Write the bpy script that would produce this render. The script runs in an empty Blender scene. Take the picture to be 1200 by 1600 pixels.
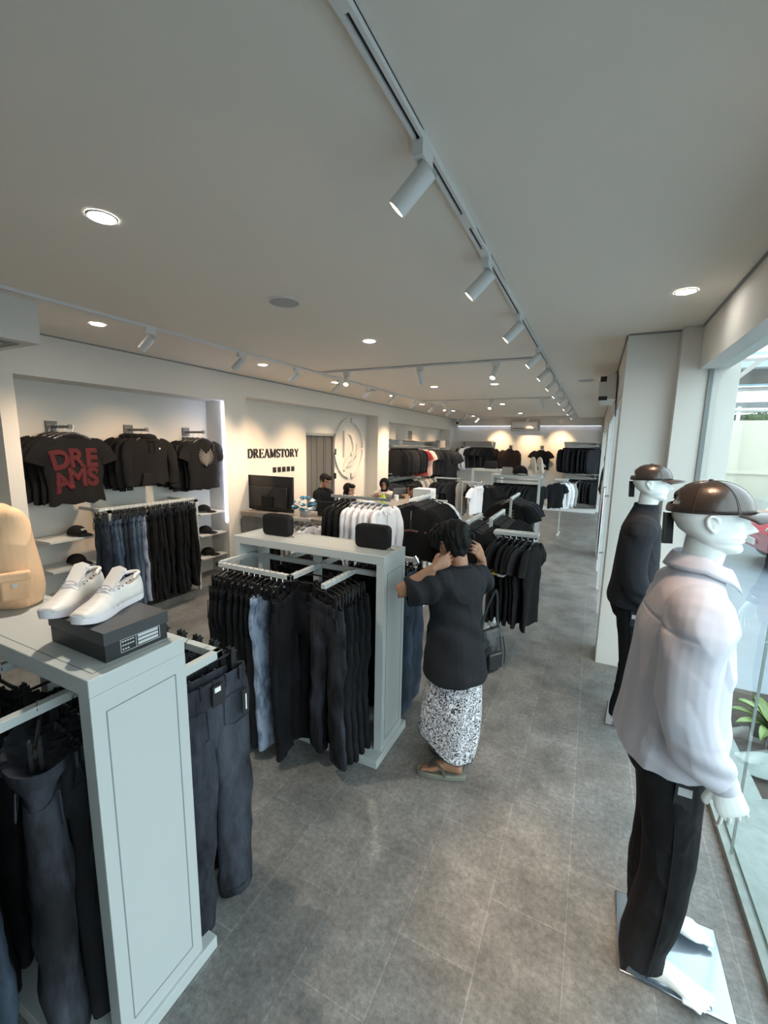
import bpy, math, random
from math import sin, cos, pi, radians, exp
from mathutils import Vector, Matrix, Euler, noise

S = bpy.context.scene
COL = S.collection
random.seed(7)

# ---------------------------------------------------------------- camera
cam_d = bpy.data.cameras.new('camera')
cam = bpy.data.objects.new('camera', cam_d); COL.objects.link(cam)
S.camera = cam
YAW, PITCH, ROLL, FPX = .454780, .157670, .0184795, 663.756
cf = Vector((-sin(YAW)*cos(PITCH), cos(YAW)*cos(PITCH), -sin(PITCH)))
cr = cf.cross(Vector((0, 0, 1))).normalized(); cu = cr.cross(cf)
cr2 = cr*cos(ROLL)+cu*sin(ROLL); cu2 = cu*cos(ROLL)-cr*sin(ROLL)
cam.matrix_world = Matrix(((cr2.x, cu2.x, -cf.x, 0), (cr2.y, cu2.y, -cf.y, 0), (cr2.z, cu2.z, -cf.z, 2.0), (0, 0, 0, 1)))
cam_d.sensor_fit = 'VERTICAL'; cam_d.sensor_height = 36.0
cam_d.lens = 36.0*FPX/1600.0
cam_d.clip_start = .05; cam_d.clip_end = 200

# ---------------------------------------------------------------- world, exposure, window portals
S.view_settings.view_transform = 'Standard'; S.view_settings.look = 'None'
S.view_settings.exposure = EXPOSURE = 1.48
DLE = 36      # power of one ceiling downlight
S.view_settings.gamma = 1.0; S.view_settings.use_curve_mapping = False
w = bpy.data.worlds.new('overcast sky'); S.world = w; w.use_nodes = True
nt = w.node_tree; nt.nodes.clear()
wo = nt.nodes.new('ShaderNodeOutputWorld'); bg = nt.nodes.new('ShaderNodeBackground')
gr = nt.nodes.new('ShaderNodeValToRGB'); tc = nt.nodes.new('ShaderNodeTexCoord'); sx = nt.nodes.new('ShaderNodeSeparateXYZ')
nt.links.new(tc.outputs['Generated'], sx.inputs[0]); nt.links.new(sx.outputs['Z'], gr.inputs[0])
gr.color_ramp.elements[0].color = (.80, .86, .90, 1); gr.color_ramp.elements[0].position = 0.0
gr.color_ramp.elements[1].color = (.74, .88, 1.0, 1); gr.color_ramp.elements[1].position = .7
nt.links.new(gr.outputs[0], bg.inputs['Color']); nt.links.new(bg.outputs[0], wo.inputs[0])
bg.inputs['Strength'].default_value = SKY = 1.75

# ---------------------------------------------------------------- materials
def nmat(name):
    m = bpy.data.materials.new(name); m.use_nodes = True
    return m, m.node_tree, m.node_tree.nodes['Principled BSDF']
def mat(name, col, rough=.6, metal=0, spec=.5, bump=0, bscale=60, var=0, vscale=4, sheen=0, coat=0, emit=None, es=1, stretch=None):
    m, t, b = nmat(name)
    b.inputs['Base Color'].default_value = (*col, 1); b.inputs['Roughness'].default_value = rough
    b.inputs['Metallic'].default_value = metal; b.inputs['Specular IOR Level'].default_value = spec
    if sheen: b.inputs['Sheen Weight'].default_value = sheen; b.inputs['Sheen Roughness'].default_value = .5
    if coat: b.inputs['Coat Weight'].default_value = coat
    if emit: b.inputs['Emission Color'].default_value = (*emit, 1); b.inputs['Emission Strength'].default_value = es
    if bump or var:
        tc = t.nodes.new('ShaderNodeTexCoord'); src = tc.outputs['Object']
        if stretch:
            mp = t.nodes.new('ShaderNodeMapping'); mp.inputs['Scale'].default_value = stretch
            t.links.new(src, mp.inputs[0]); src = mp.outputs[0]
    if bump:
        n = t.nodes.new('ShaderNodeTexNoise'); n.inputs['Scale'].default_value = bscale; n.inputs['Detail'].default_value = 3
        bp = t.nodes.new('ShaderNodeBump'); bp.inputs['Strength'].default_value = bump; bp.inputs['Distance'].default_value = .01
        t.links.new(src, n.inputs[0]); t.links.new(n.outputs[0], bp.inputs['Height']); t.links.new(bp.outputs[0], b.inputs['Normal'])
    if var:
        n = t.nodes.new('ShaderNodeTexNoise'); n.inputs['Scale'].default_value = vscale; n.inputs['Detail'].default_value = 5
        r = t.nodes.new('ShaderNodeValToRGB')
        r.color_ramp.elements[0].position = .3; r.color_ramp.elements[1].position = .7
        r.color_ramp.elements[0].color = (*[c*(1-var) for c in col], 1); r.color_ramp.elements[1].color = (*[min(1, c*(1+var)) for c in col], 1)
        t.links.new(src, n.inputs[0]); t.links.new(n.outputs[0], r.inputs[0]); t.links.new(r.outputs[0], b.inputs['Base Color'])
    return m
def denim(name, dark, light, amount=.5, vs=2.2):
    m, t, b = nmat(name); b.inputs['Roughness'].default_value = .85; b.inputs['Specular IOR Level'].default_value = .25
    tc = t.nodes.new('ShaderNodeTexCoord'); mp = t.nodes.new('ShaderNodeMapping'); mp.inputs['Scale'].default_value = (3.2, 3, 1.1)
    n = t.nodes.new('ShaderNodeTexNoise'); n.inputs['Scale'].default_value = vs; n.inputs['Detail'].default_value = 6; n.inputs['Roughness'].default_value = .65
    f = t.nodes.new('ShaderNodeTexNoise'); f.inputs['Scale'].default_value = 300
    r = t.nodes.new('ShaderNodeValToRGB'); r.color_ramp.elements[0].position = .42; r.color_ramp.elements[1].position = .42+.5*(1.05-amount)
    r.color_ramp.elements[0].color = (*dark, 1); r.color_ramp.elements[1].color = (*light, 1)
    t.links.new(tc.outputs['Object'], mp.inputs[0]); t.links.new(mp.outputs[0], n.inputs[0]); t.links.new(n.outputs[0], r.inputs[0])
    t.links.new(r.outputs[0], b.inputs['Base Color']); t.links.new(tc.outputs['Object'], f.inputs[0])
    bp = t.nodes.new('ShaderNodeBump'); bp.inputs['Strength'].default_value = .25; bp.inputs['Distance'].default_value = .003
    t.links.new(f.outputs[0], bp.inputs['Height']); t.links.new(bp.outputs[0], b.inputs['Normal'])
    return m
M = {}
M['wall'] = mat('wall_paint', (.70, .68, .64), .8, bump=.05, bscale=40)
M['ceil'] = mat('ceiling_paint', (.82, .76, .68), .85)
M['trimw'] = mat('white_trim', (.74, .75, .75), .5)
M['rack'] = mat('rack_paint', (.48, .51, .51), .42, bump=.03, bscale=90)
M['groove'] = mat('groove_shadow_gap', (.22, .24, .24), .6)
M['grille'] = mat('speaker_grille', (.42, .42, .42), .8)
M['armm'] = mat('dark_grey_metal', (.14, .14, .145), .45, .6)
M['steel'] = mat('brushed_steel', (.55, .55, .54), .35, .85)
M['hang'] = mat('glossy_hanger', (.045, .045, .048), .22, spec=.8)
M['chrome'] = mat('chrome', (.75, .75, .75), .18, 1)
M['plast_b'] = mat('black_plastic', (.012, .012, .013), .38)
M['white_metal'] = mat('white_metal', (.72, .71, .69), .45)
M['dark'] = mat('dark_slot', (.03, .03, .03), .7)
M['blk'] = mat('black_cotton', (.0085, .0085, .0095), .9, spec=.2, bump=.25, bscale=35)
M['blk2'] = mat('washed_black_cotton', (.021, .022, .026), .9, spec=.2, bump=.25, bscale=35)
M['char'] = mat('charcoal_cotton', (.030, .031, .036), .9, spec=.2, bump=.2, bscale=35)
M['brnblk'] = mat('dark_brown_cotton', (.03, .02, .017), .9, spec=.2)
M['wshirt'] = mat('white_satin', (.52, .51, .575), .6, spec=.4, bump=.15, bscale=14, sheen=.2)
M['wht'] = mat('white_cotton', (.76, .75, .79), .85, spec=.2, bump=.2, bscale=30)
M['cream'] = mat('cream_cotton', (.70, .60, .50), .85)
M['greyc'] = mat('grey_cotton', (.28, .27, .26), .9)
M['beigec'] = mat('beige_cotton', (.45, .37, .29), .9)
M['pinkc'] = mat('pink_cotton', (.72, .42, .36), .9)
M['redc'] = mat('red_cotton', (.35, .03, .03), .9)
M['jblk'] = denim('black_denim', (.006, .006, .0072), (.02, .021, .026), .4)
M['jwash'] = denim('washed_black_denim', (.008, .0085, .011), (.062, .069, .090), .45, 1.9)
M['jind'] = denim('indigo_denim', (.018, .026, .040), (.05, .072, .105), .6)
M['jblue'] = denim('blue_denim', (.05, .08, .13), (.16, .22, .31), .6)
M['jlight'] = denim('acid_wash_denim', (.15, .19, .27), (.34, .40, .52), .8, 7)
M['leather'] = mat('black_leather', (.034, .021, .016), .32, spec=.6, bump=.3, bscale=18, coat=.25)
M['leatherb'] = mat('black_soft_leather', (.006, .006, .0065), .4, spec=.5, bump=.3, bscale=25)
M['bagf'] = mat('black_bag_fabric', (.006, .006, .007), .6, spec=.3, bump=.3, bscale=220)
M['manq'] = mat('mannequin_white', (.82, .84, .82), .35, coat=.2)
M['skin'] = mat('skin_tan', (.33, .165, .10), .55, var=.12, vscale=9)
M['skin2'] = mat('skin_light', (.48, .27, .19), .55)
M['hair'] = mat('black_hair', (.006, .0055, .0055), .6, spec=.2, bump=.8, bscale=25, stretch=(4, 4, 1))
M['pink'] = mat('scrunchie_red', (.35, .04, .06), .7)
M['peach'] = mat('beige_canvas', (.80, .50, .30), .8, bump=.15, bscale=40, var=.05, vscale=5)
M['shoe'] = mat('white_shoe_leather', (.80, .74, .70), .5, bump=.12, bscale=20, var=.05, vscale=12)
M['sole'] = mat('white_rubber', (.78, .73, .78), .55)
M['cardb'] = mat('black_card', (.015, .0155, .018), .5)
M['lid'] = mat('dark_grey_card', (.045, .047, .052), .45)
M['prnt'] = mat('silver_print', (.50, .51, .53), .5)
M['white_p'] = mat('white_print', (.8, .8, .8), .6)
M['redp'] = mat('red_print', (.55, .02, .05), .6)
M['redd'] = mat('dark_red_print', (.05, .004, .006), .8)
M['eagle'] = mat('grey_print', (.13, .12, .11), .8)
M['gold'] = mat('gold_print', (.30, .22, .05), .7)
M['conc'] = mat('counter_concrete', (.17, .175, .17), .55, var=.25, vscale=5, bump=.05, bscale=30)
M['conct'] = mat('counter_top_stone', (.30, .255, .22), .35, var=.15, vscale=7)
M['doorg'] = mat('dark_grey_door', (.11, .115, .115), .5)
M['blackpaint'] = mat('black_letter', (.015, .015, .015), .5)
M['plate'] = mat('polished_plate', (.42, .46, .52), .13, .95)
M['flop'] = mat('olive_rubber', (.20, .21, .17), .6)
M['flopd'] = mat('dark_olive_strap', (.07, .068, .055), .6)
M['flowerw'] = mat('cream_flower', (.75, .74, .68), .8)
M['flowerb'] = mat('blue_flower', (.06, .22, .34), .8)
M['leaf'] = mat('bromeliad_leaf', (.20, .28, .10), .45, var=.3, vscale=9)
M['leafd'] = mat('hedge_leaf', (.08, .13, .05), .6, var=.4, vscale=6)
M['soil'] = mat('soil', (.06, .045, .035), .95, bump=.8, bscale=20)
M['kerb'] = mat('kerb_granite', (.26, .31, .30), .5, var=.12, vscale=20)
M['pave'] = mat('outdoor_paving', (.22, .26, .30), .35, var=.1, vscale=3)
M['beigew'] = mat('beige_render', (.66, .62, .50), .9, var=.03)
M['carred'] = mat('car_red', (.55, .02, .05), .25, coat=.8)
M['carsil'] = mat('car_silver', (.50, .53, .56), .25, .6, coat=.6)
M['carglass'] = mat('car_glass', (.03, .04, .045), .05, coat=1)
M['tyre'] = mat('tyre', (.02, .02, .02), .8)
M['green'] = mat('green_bottle', (.45, .60, .05), .4)
M['orange'] = mat('orange_plastic', (.85, .2, .03), .5)
M['lblue'] = mat('light_blue_plastic', (.25, .5, .75), .5)
M['paper'] = mat('paper_white', (.8, .8, .8), .8)
M['patch'] = mat('brown_leather_patch', (.28, .09, .05), .6)
M['brownstripe'] = mat('brown_stripe', (.16, .07, .055), .8)
M['teal'] = mat('roof_teal', (.16, .30, .36), .5)
M['roofg'] = mat('roof_grey', (.15, .16, .17), .5)
M['ledcool'] = mat('led_strip', (.9, .9, 1), .5, emit=(.72, .78, 1), es=6)
M['ledsoft'] = mat('led_strip_soft', (.9, .9, 1), .5, emit=(.72, .8, 1), es=2.0)
M['dl'] = mat('downlight_lens', (1, 1, 1), .5, emit=(1, .96, .88), es=30)
M['dlw'] = mat('spot_lens_warm', (1, 1, 1), .5, emit=(1, .70, .38), es=14)
M['dimlens'] = mat('spot_lens_dark', (.05, .05, .05), .2)
M['panel'] = mat('bulkhead_panel', (.55, .55, .66), .6)
M['silverw'] = mat('grey_upholstery', (.2, .2, .2), .9)

def mk_glass(name, tint=(.93, .98, .96)):
    m, t, b = nmat(name); t.nodes.remove(b)
    out = t.nodes['Material Output']
    tr = t.nodes.new('ShaderNodeBsdfTransparent'); tr.inputs[0].default_value = (*tint, 1)
    gl = t.nodes.new('ShaderNodeBsdfGlossy'); gl.inputs['Roughness'].default_value = 0.0
    fr = t.nodes.new('ShaderNodeFresnel'); fr.inputs[0].default_value = 1.45
    mx = t.nodes.new('ShaderNodeMixShader')
    ge = t.nodes.new('ShaderNodeNewGeometry'); iv = t.nodes.new('ShaderNodeMath'); iv.operation = 'SUBTRACT'; iv.inputs[0].default_value = 1
    t.links.new(ge.outputs['Backfacing'], iv.inputs[1]); ml = t.nodes.new('ShaderNodeMath'); ml.operation = 'MULTIPLY'
    t.links.new(fr.outputs[0], ml.inputs[0]); t.links.new(iv.outputs[0], ml.inputs[1])
    t.links.new(ml.outputs[0], mx.inputs[0]); t.links.new(tr.outputs[0], mx.inputs[1]); t.links.new(gl.outputs[0], mx.inputs[2])
    t.links.new(mx.outputs[0], out.inputs[0])
    return m
M['glass'] = mk_glass('window_glass')

def mk_floor():
    m, t, b = nmat('grey_stone_tiles'); b.inputs['Roughness'].default_value = .42; b.inputs['Specular IOR Level'].default_value = .45
    tc = t.nodes.new('ShaderNodeTexCoord'); mp = t.nodes.new('ShaderNodeMapping')
    mp.inputs['Rotation'].default_value = (0, 0, radians(90)); mp.inputs['Location'].default_value = (.12, .25, 0)
    t.links.new(tc.outputs['Object'], mp.inputs[0])
    br = t.nodes.new('ShaderNodeTexBrick'); br.inputs['Scale'].default_value = 1
    br.inputs['Brick Width'].default_value = .62; br.inputs['Row Height'].default_value = .31
    br.inputs['Mortar Size'].default_value = .003; br.inputs['Mortar Smooth'].default_value = .4
    br.inputs['Color1'].default_value = (.42, .42, .42, 1); br.inputs['Color2'].default_value = (.62, .62, .62, 1); br.inputs['Mortar'].default_value = (.95, .95, .95, 1)
    t.links.new(mp.outputs[0], br.inputs[0])
    n1 = t.nodes.new('ShaderNodeTexNoise'); n1.inputs['Scale'].default_value = 3.2; n1.inputs['Detail'].default_value = 12; n1.inputs['Roughness'].default_value = .72
    n2 = t.nodes.new('ShaderNodeTexNoise'); n2.inputs['Scale'].default_value = 42; n2.inputs['Detail'].default_value = 8; n2.inputs['Roughness'].default_value = .8
    t.links.new(tc.outputs['Object'], n1.inputs[0]); t.links.new(tc.outputs['Object'], n2.inputs[0])
    r1 = t.nodes.new('ShaderNodeValToRGB'); r1.color_ramp.elements[0].position = .33; r1.color_ramp.elements[1].position = .7
    r1.color_ramp.elements[0].color = (.105, .103, .098, 1); r1.color_ramp.elements[1].color = (.25, .245, .235, 1)
    t.links.new(n1.outputs[0], r1.inputs[0])
    r2 = t.nodes.new('ShaderNodeValToRGB'); r2.color_ramp.elements[0].position = .35; r2.color_ramp.elements[1].position = .68
    r2.color_ramp.elements[0].color = (.28, .28, .28, 1); r2.color_ramp.elements[1].color = (.72, .72, .72, 1)
    t.links.new(n2.outputs[0], r2.inputs[0])
    mx = t.nodes.new('ShaderNodeMix'); mx.data_type = 'RGBA'; mx.blend_type = 'OVERLAY'; mx.inputs[0].default_value = .85
    t.links.new(r1.outputs[0], mx.inputs[6]); t.links.new(r2.outputs[0], mx.inputs[7])
    m2 = t.nodes.new('ShaderNodeMix'); m2.data_type = 'RGBA'; m2.blend_type = 'OVERLAY'; m2.inputs[0].default_value = .42
    t.links.new(mx.outputs[2], m2.inputs[6]); t.links.new(br.outputs[0], m2.inputs[7]); t.links.new(m2.outputs[2], b.inputs['Base Color'])
    bp = t.nodes.new('ShaderNodeBump'); bp.inputs['Strength'].default_value = .12; bp.inputs['Distance'].default_value = .004
    t.links.new(n2.outputs[0], bp.inputs['Height']); t.links.new(bp.outputs[0], b.inputs['Normal'])
    return m
M['floor'] = mk_floor()
def mk_batik():
    m, t, b = nmat('batik_cloth'); b.inputs['Roughness'].default_value = .85
    tc = t.nodes.new('ShaderNodeTexCoord'); n = t.nodes.new('ShaderNodeTexNoise'); n.inputs['Scale'].default_value = 19; n.inputs['Detail'].default_value = 2.0; n.inputs['Distortion'].default_value = 2.2
    v = t.nodes.new('ShaderNodeTexVoronoi'); v.feature = 'DISTANCE_TO_EDGE'; v.inputs['Scale'].default_value = 26
    t.links.new(tc.outputs['Object'], n.inputs[0]); t.links.new(tc.outputs['Object'], v.inputs['Vector'])
    a = t.nodes.new('ShaderNodeMath'); a.operation = 'MULTIPLY_ADD'; a.inputs[1].default_value = .5
    t.links.new(v.outputs['Distance'], a.inputs[0]); t.links.new(n.outputs[0], a.inputs[2])
    r = t.nodes.new('ShaderNodeValToRGB'); r.color_ramp.interpolation = 'CONSTANT'
    e = r.color_ramp.elements; e[0].color = (.78, .78, .83, 1); e[0].position = 0; e[1].position = .40; e[1].color = (.015, .015, .02, 1)
    x = r.color_ramp.elements.new(.47); x.color = (.75, .75, .80, 1); x = r.color_ramp.elements.new(.555); x.color = (.015, .015, .02, 1); x = r.color_ramp.elements.new(.64); x.color = (.75, .75, .8, 1)
    t.links.new(a.outputs[0], r.inputs[0]); t.links.new(r.outputs[0], b.inputs['Base Color'])
    return m
M['batik'] = mk_batik()
def mk_pattern(name, c1, c2, sc):
    m, t, b = nmat(name); b.inputs['Roughness'].default_value = .85
    tc = t.nodes.new('ShaderNodeTexCoord'); v = t.nodes.new('ShaderNodeTexVoronoi'); v.inputs['Scale'].default_value = sc
    r = t.nodes.new('ShaderNodeValToRGB'); r.color_ramp.elements[0].color = (*c2, 1); r.color_ramp.elements[1].color = (*c1, 1); r.color_ramp.elements[0].position = .2; r.color_ramp.elements[1].position = .35
    t.links.new(tc.outputs['Object'], v.inputs['Vector']); t.links.new(v.outputs['Distance'], r.inputs[0]); t.links.new(r.outputs[0], b.inputs['Base Color'])
    return m
M['floral'] = mk_pattern('floral_cloth', (.70, .60, .50), (.35, .16, .12), 22)

# ---------------------------------------------------------------- mesh builder
class MB:
    def __init__(s, T=None): s.v = []; s.f = []; s.T = T
    def add(s, vs, fs):
        o = len(s.v)
        s.v += [tuple(s.T @ Vector(p)) if s.T is not None else tuple(p) for p in vs]
        s.f += [tuple(i+o for i in f) for f in fs]
        return s
    def box(s, x0, x1, y0, y1, z0, z1):
        return s.add([(x0, y0, z0), (x1, y0, z0), (x1, y1, z0), (x0, y1, z0), (x0, y0, z1), (x1, y0, z1), (x1, y1, z1), (x0, y1, z1)],
                     [(0, 3, 2, 1), (4, 5, 6, 7), (0, 1, 5, 4), (1, 2, 6, 5), (2, 3, 7, 6), (3, 0, 4, 7)])
    def loft(s, rings, cap=True, closed=True):
        n = len(rings[0]); vs = [p for r in rings for p in r]; fs = []
        for i in range(len(rings)-1):
            for j in range(n if closed else n-1):
                a = i*n+j; b = i*n+(j+1) % n
                fs.append((a, b, b+n, a+n))
        if cap: fs += [tuple(range(n))[::-1], tuple(range((len(rings)-1)*n, len(rings)*n))]
        return s.add(vs, fs)
    def tube(s, pts, r, n=8, rb=None, cap=True, up=None):
        P = [Vector(p) for p in pts]; R = r if isinstance(r, (list, tuple)) else [r]*len(P)
        RB = rb if isinstance(rb, (list, tuple)) else ([rb]*len(P) if rb else R)
        rings = []; nrm = None
        for i, p in enumerate(P):
            t = (P[min(i+1, len(P)-1)]-P[max(i-1, 0)]).normalized()
            if nrm is None:
                u = Vector(up) if up else (Vector((0, 0, 1)) if abs(t.z) < .9 else Vector((1, 0, 0)))
                nrm = (u-t*u.dot(t)).normalized()
            else: nrm = (nrm-t*nrm.dot(t)).normalized()
            b = t.cross(nrm)
            rings.append([p+nrm*(R[i]*cos(2*pi*k/n))+b*(RB[i]*sin(2*pi*k/n)) for k in range(n)])
        return s.loft(rings, cap)
    def ell(s, c, r, nu=16, nv=10, rot=None):
        c = Vector(c); r = r if isinstance(r, (tuple, list)) else (r, r, r); rings = []
        for i in range(1, nv):
            a = pi*i/nv
            rings.append([Vector((r[0]*sin(a)*cos(2*pi*k/nu), r[1]*sin(a)*sin(2*pi*k/nu), -r[2]*cos(a))) for k in range(nu)])
        vs = [p for q in rings for p in q]+[Vector((0, 0, -r[2])), Vector((0, 0, r[2]))]
        if rot is not None: vs = [rot @ p for p in vs]
        vs = [p+c for p in vs]; fs = []
        for i in range(nv-2):
            for j in range(nu):
                a = i*nu+j; b = i*nu+(j+1) % nu; fs.append((a, b, b+nu, a+nu))
        L = len(vs)
        for j in range(nu):
            fs.append((L-2, (j+1) % nu, j)); fs.append((L-1, (nv-2)*nu+j, (nv-2)*nu+(j+1) % nu))
        return s.add(vs, fs)
    def cyl(s, a, b, r, n=20, r2=None): return s.tube([a, b], [r, r2 if r2 is not None else r], n)
    def prism(s, poly, z0, z1, ax='z'):
        f = {'z': lambda p, h: (p[0], p[1], h), 'x': lambda p, h: (h, p[0], p[1]), 'y': lambda p, h: (p[0], h, p[1])}[ax]
        n = len(poly)
        return s.add([f(p, z0) for p in poly]+[f(p, z1) for p in poly], [tuple(range(n))[::-1], tuple(range(n, 2*n))]+[(i, (i+1) % n, (i+1) % n+n, i+n) for i in range(n)])
    def grid(s, fn, nu, nv, closed_u=False):
        vs = [fn(i/(nu if closed_u else nu-1), j/(nv-1)) for j in range(nv) for i in range(nu)]; fs = []
        for j in range(nv-1):
            for i in range(nu if closed_u else nu-1):
                a = j*nu+i; b = j*nu+(i+1) % nu; fs.append((a, b, b+nu, a+nu))
        return s.add(vs, fs)
    def mesh(s, name):
        me = bpy.data.meshes.new(name); me.from_pydata(s.v, [], s.f); me.update(); return me
    def build(s, name, m, parent=None, smooth=True, bevel=0, loc=None, fix=True):
        me = s.mesh(name)
        if fix: fixnormals(me)
        me.materials.append(M[m] if isinstance(m, str) else m)
        o = bpy.data.objects.new(name, me); COL.objects.link(o)
        if smooth: shade(me)
        if bevel:
            b = o.modifiers.new('b', 'BEVEL'); b.width = bevel; b.segments = 2; b.limit_method = 'ANGLE'; b.harden_normals = False
        if parent: o.parent = parent
        if loc: o.location = loc
        return o
def fixnormals(me):
    import bmesh
    b = bmesh.new(); b.from_mesh(me); bmesh.ops.recalc_face_normals(b, faces=b.faces); b.to_mesh(me); b.free()
def shade(me, ang=40):
    me.polygons.foreach_set('use_smooth', [True]*len(me.polygons))
    import bmesh
    b = bmesh.new(); b.from_mesh(me)
    for e in b.edges:
        if len(e.link_faces) == 2 and e.calc_face_angle(0) > radians(ang): e.smooth = False
    b.to_mesh(me); b.free()
def tag(o, label, cat, group=None, kind=None):
    if label: o['label'] = label
    if cat: o['category'] = cat
    if group: o['group'] = group
    if kind: o['kind'] = kind
    return o
def empty(name, loc=(0, 0, 0), rz=0, label=None, cat=None, group=None):
    o = bpy.data.objects.new(name, None); COL.objects.link(o); o.location = loc; o.rotation_euler = (0, 0, rz); o.empty_display_size = .05
    return tag(o, label, cat, group)
def struct(name, mb, m, **k):
    o = mb.build(name, m, smooth=False, **k); o['kind'] = 'structure'; return o
def kids(o): return [c for c in bpy.data.objects if c.parent == o]
def copy_tree(o, parent=None):
    c = o.copy(); COL.objects.link(c); c.parent = parent
    for ch in kids(o): copy_tree(ch, c)
    return c
def remesh(o, vox, smooth=4, fac=.5, fn=None):
    r = o.modifiers.new('r', 'REMESH'); r.mode = 'VOXEL'; r.voxel_size = vox; r.use_smooth_shade = True
    if smooth: q = o.modifiers.new('s', 'SMOOTH'); q.iterations = smooth; q.factor = fac
    bpy.context.view_layer.update()
    dg = bpy.context.evaluated_depsgraph_get()
    me = bpy.data.meshes.new_from_object(o.evaluated_get(dg)); old = o.data
    o.modifiers.clear(); o.data = me; me.name = old.name
    if fn:
        nv = [v.normal.copy() for v in me.vertices]
        for v, n in zip(me.vertices, nv): v.co = v.co+n*fn(v.co, n)
    me.polygons.foreach_set('use_smooth', [True]*len(me.polygons)); me.update()
    return o
def spline(pts, n=6):
    P = [Vector(p) for p in pts]; out = []
    for i in range(len(P)-1):
        p0 = P[max(i-1, 0)]; p1 = P[i]; p2 = P[i+1]; p3 = P[min(i+2, len(P)-1)]
        for k in range(n):
            t = k/n
            out.append(.5*((2*p1)+(p2-p0)*t+(2*p0-5*p1+4*p2-p3)*t*t+(3*p1-p0-3*p2+p3)*t*t*t))
    return out+[P[-1]]
def lerpv(tab, z):
    if z <= tab[0][0]: return tab[0][1]
    for (a, x), (b, y) in zip(tab, tab[1:]):
        if z <= b:
            t = (z-a)/(b-a); t = t*t*(3-2*t)*.5+t*.5; return x+(y-x)*t
    return tab[-1][1]
ORD = 'first second third fourth fifth sixth seventh eighth ninth tenth eleventh twelfth thirteenth fourteenth fifteenth sixteenth seventeenth eighteenth nineteenth twentieth'.split()
ORD += ['twenty-'+x for x in ORD[:9]]+['thirtieth']
# ================================================================ SETTING
ZC, XL, XR, YB, YF = 2.95, -4.67, .67, 15.2, -3.0
struct('floor', MB().box(-5.3, .78, YF, 15.4, -.06, 0), 'floor')
struct('ceiling', MB().box(-5.4, 1.0, YF, 15.4, ZC, ZC+.1), 'ceil')
def wall_left():
    b = MB()
    segs = [(YF, .55), (1.92, 2.04), (4.445, 4.86), (9.15, 9.75), (14.73, 15.3)]
    for a, c in segs: b.box(-5.25, XL, a, c, 0, ZC)
    b.box(-5.25, XL, .55, 1.92, 2.56, ZC); b.box(-5.25, XL, 2.04, 4.445, 2.56, ZC)
    b.box(-5.25, XL, 4.86, 9.15, 2.66, ZC); b.box(-5.25, XL, 9.75, 14.73, 2.555, ZC)
    b.box(-5.3, -5.03, .55, 4.445, 0, 2.56); b.box(-5.3, -4.97, 4.86, 6.72, 0, 2.66); b.box(-5.3, -4.97, 7.70, 9.15, 0, 2.66)
    b.box(-5.3, -4.97, 6.72, 7.70, 2.17, 2.66); b.box(-5.3, -5.03, 9.75, 14.73, 0, 2.56)
    struct('wall_left', b, 'wall')
wall_left()
b = MB().box(-5.3, .9, YB, YB+.15, 0, ZC); b.box(-4.67, .30, 15.0, 15.2, 2.70, ZC)
struct('wall_back', b, 'wall')
struct('trim_1', MB().box(-4.6, .16, 14.55, 15.19, 0, .10), 'trimw')
struct('trim_2', MB().box(-5.02, -4.50, 2.05, 4.44, 0, .09), 'conc')
struct('trim_3', MB().box(-5.02, -4.45, 9.76, 14.72, 0, .10), 'trimw')
b = MB().box(.17, .55, 4.27, 4.62, 0, ZC); b.box(.54, .93, 4.16, 4.7, 0, ZC)
b.box(.17, .55, 8.7, 9.15, 0, ZC); b.box(.17, .4, 4.6, 15.3, 2.5, ZC)
b.box(.17, .55, 14.9, 15.3, 0, ZC)
b.box(.67, .86, YF, 4.16, 2.62, ZC); b.box(.67, .86, YF, -.9, 0, 2.62)
struct('wall_right', b, 'wall')
struct('trim_4', MB().box(.735, .765, 4.145, 4.165, 0, 2.62), 'groove')
struct('wall_front', MB().box(-5.3, .9, YF-.15, YF, 0, ZC), 'wall')
# shop window on the right: frame rail, panes
b = MB()
for y0, y1 in ((-3, -.1), (-.09, 2.395), (2.40, 4.15)): b.box(.765, .777, y0, y1, .03, 2.62)
struct('window_1', b, 'glass')
b = MB().box(.75, .79, YF, 4.15, -.02, .035); b.box(.766, .778, 2.3945, 2.3985, .03, 2.62)
struct('trim_5', b, 'kerb')
# glass entrance
dr = struct('door_1', MB().box(.20, .212, 4.66, 8.66, .05, 2.46), 'glass')
b = MB()
for y in (4.62, 5.62, 6.62, 7.64, 8.63): b.box(.18, .23, y, y+.05, 0, 2.5)
b.box(.18, .23, 4.62, 8.7, 2.44, 2.5); b.build('door_frame', 'white_metal', dr)['kind'] = 'structure'
b = MB()
for y in (5.50, 6.74): b.tube([(.13, y, .70), (.13, y, 1.55)], .014); b.box(.13, .19, y-.01, y+.01, .78, .80); b.box(.13, .19, y-.01, y+.01, 1.45, 1.47)
b.build('door_handle', 'chrome', dr)
struct('window_2', MB().box(.36, .37, 9.15, 14.9, .03, 2.5), 'glass')
# dark grey door behind the counter
d2 = struct('door_2', MB().box(-5.06, -5.01, 6.74, 7.68, 0, 2.15), 'doorg')
b = MB()
for y in (6.93, 7.12, 7.36, 7.42): b.box(-5.01, -5.006, y, y+.008, 0, 2.15)
b.build('panel_line', 'dark', d2)
b = MB().box(-5.0, -4.95, 7.66, 7.70, 0, 2.2); b.box(-5.0, -4.95, 6.72, 7.74, 2.15, 2.2)
b.build('door_frame', 'steel', d2)
for z in (1.32, 1.83): MB().box(-4.95, -4.92, 7.665, 7.71, z-.06, z+.06).build('hinge', 'plast_b', d2)
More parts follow.
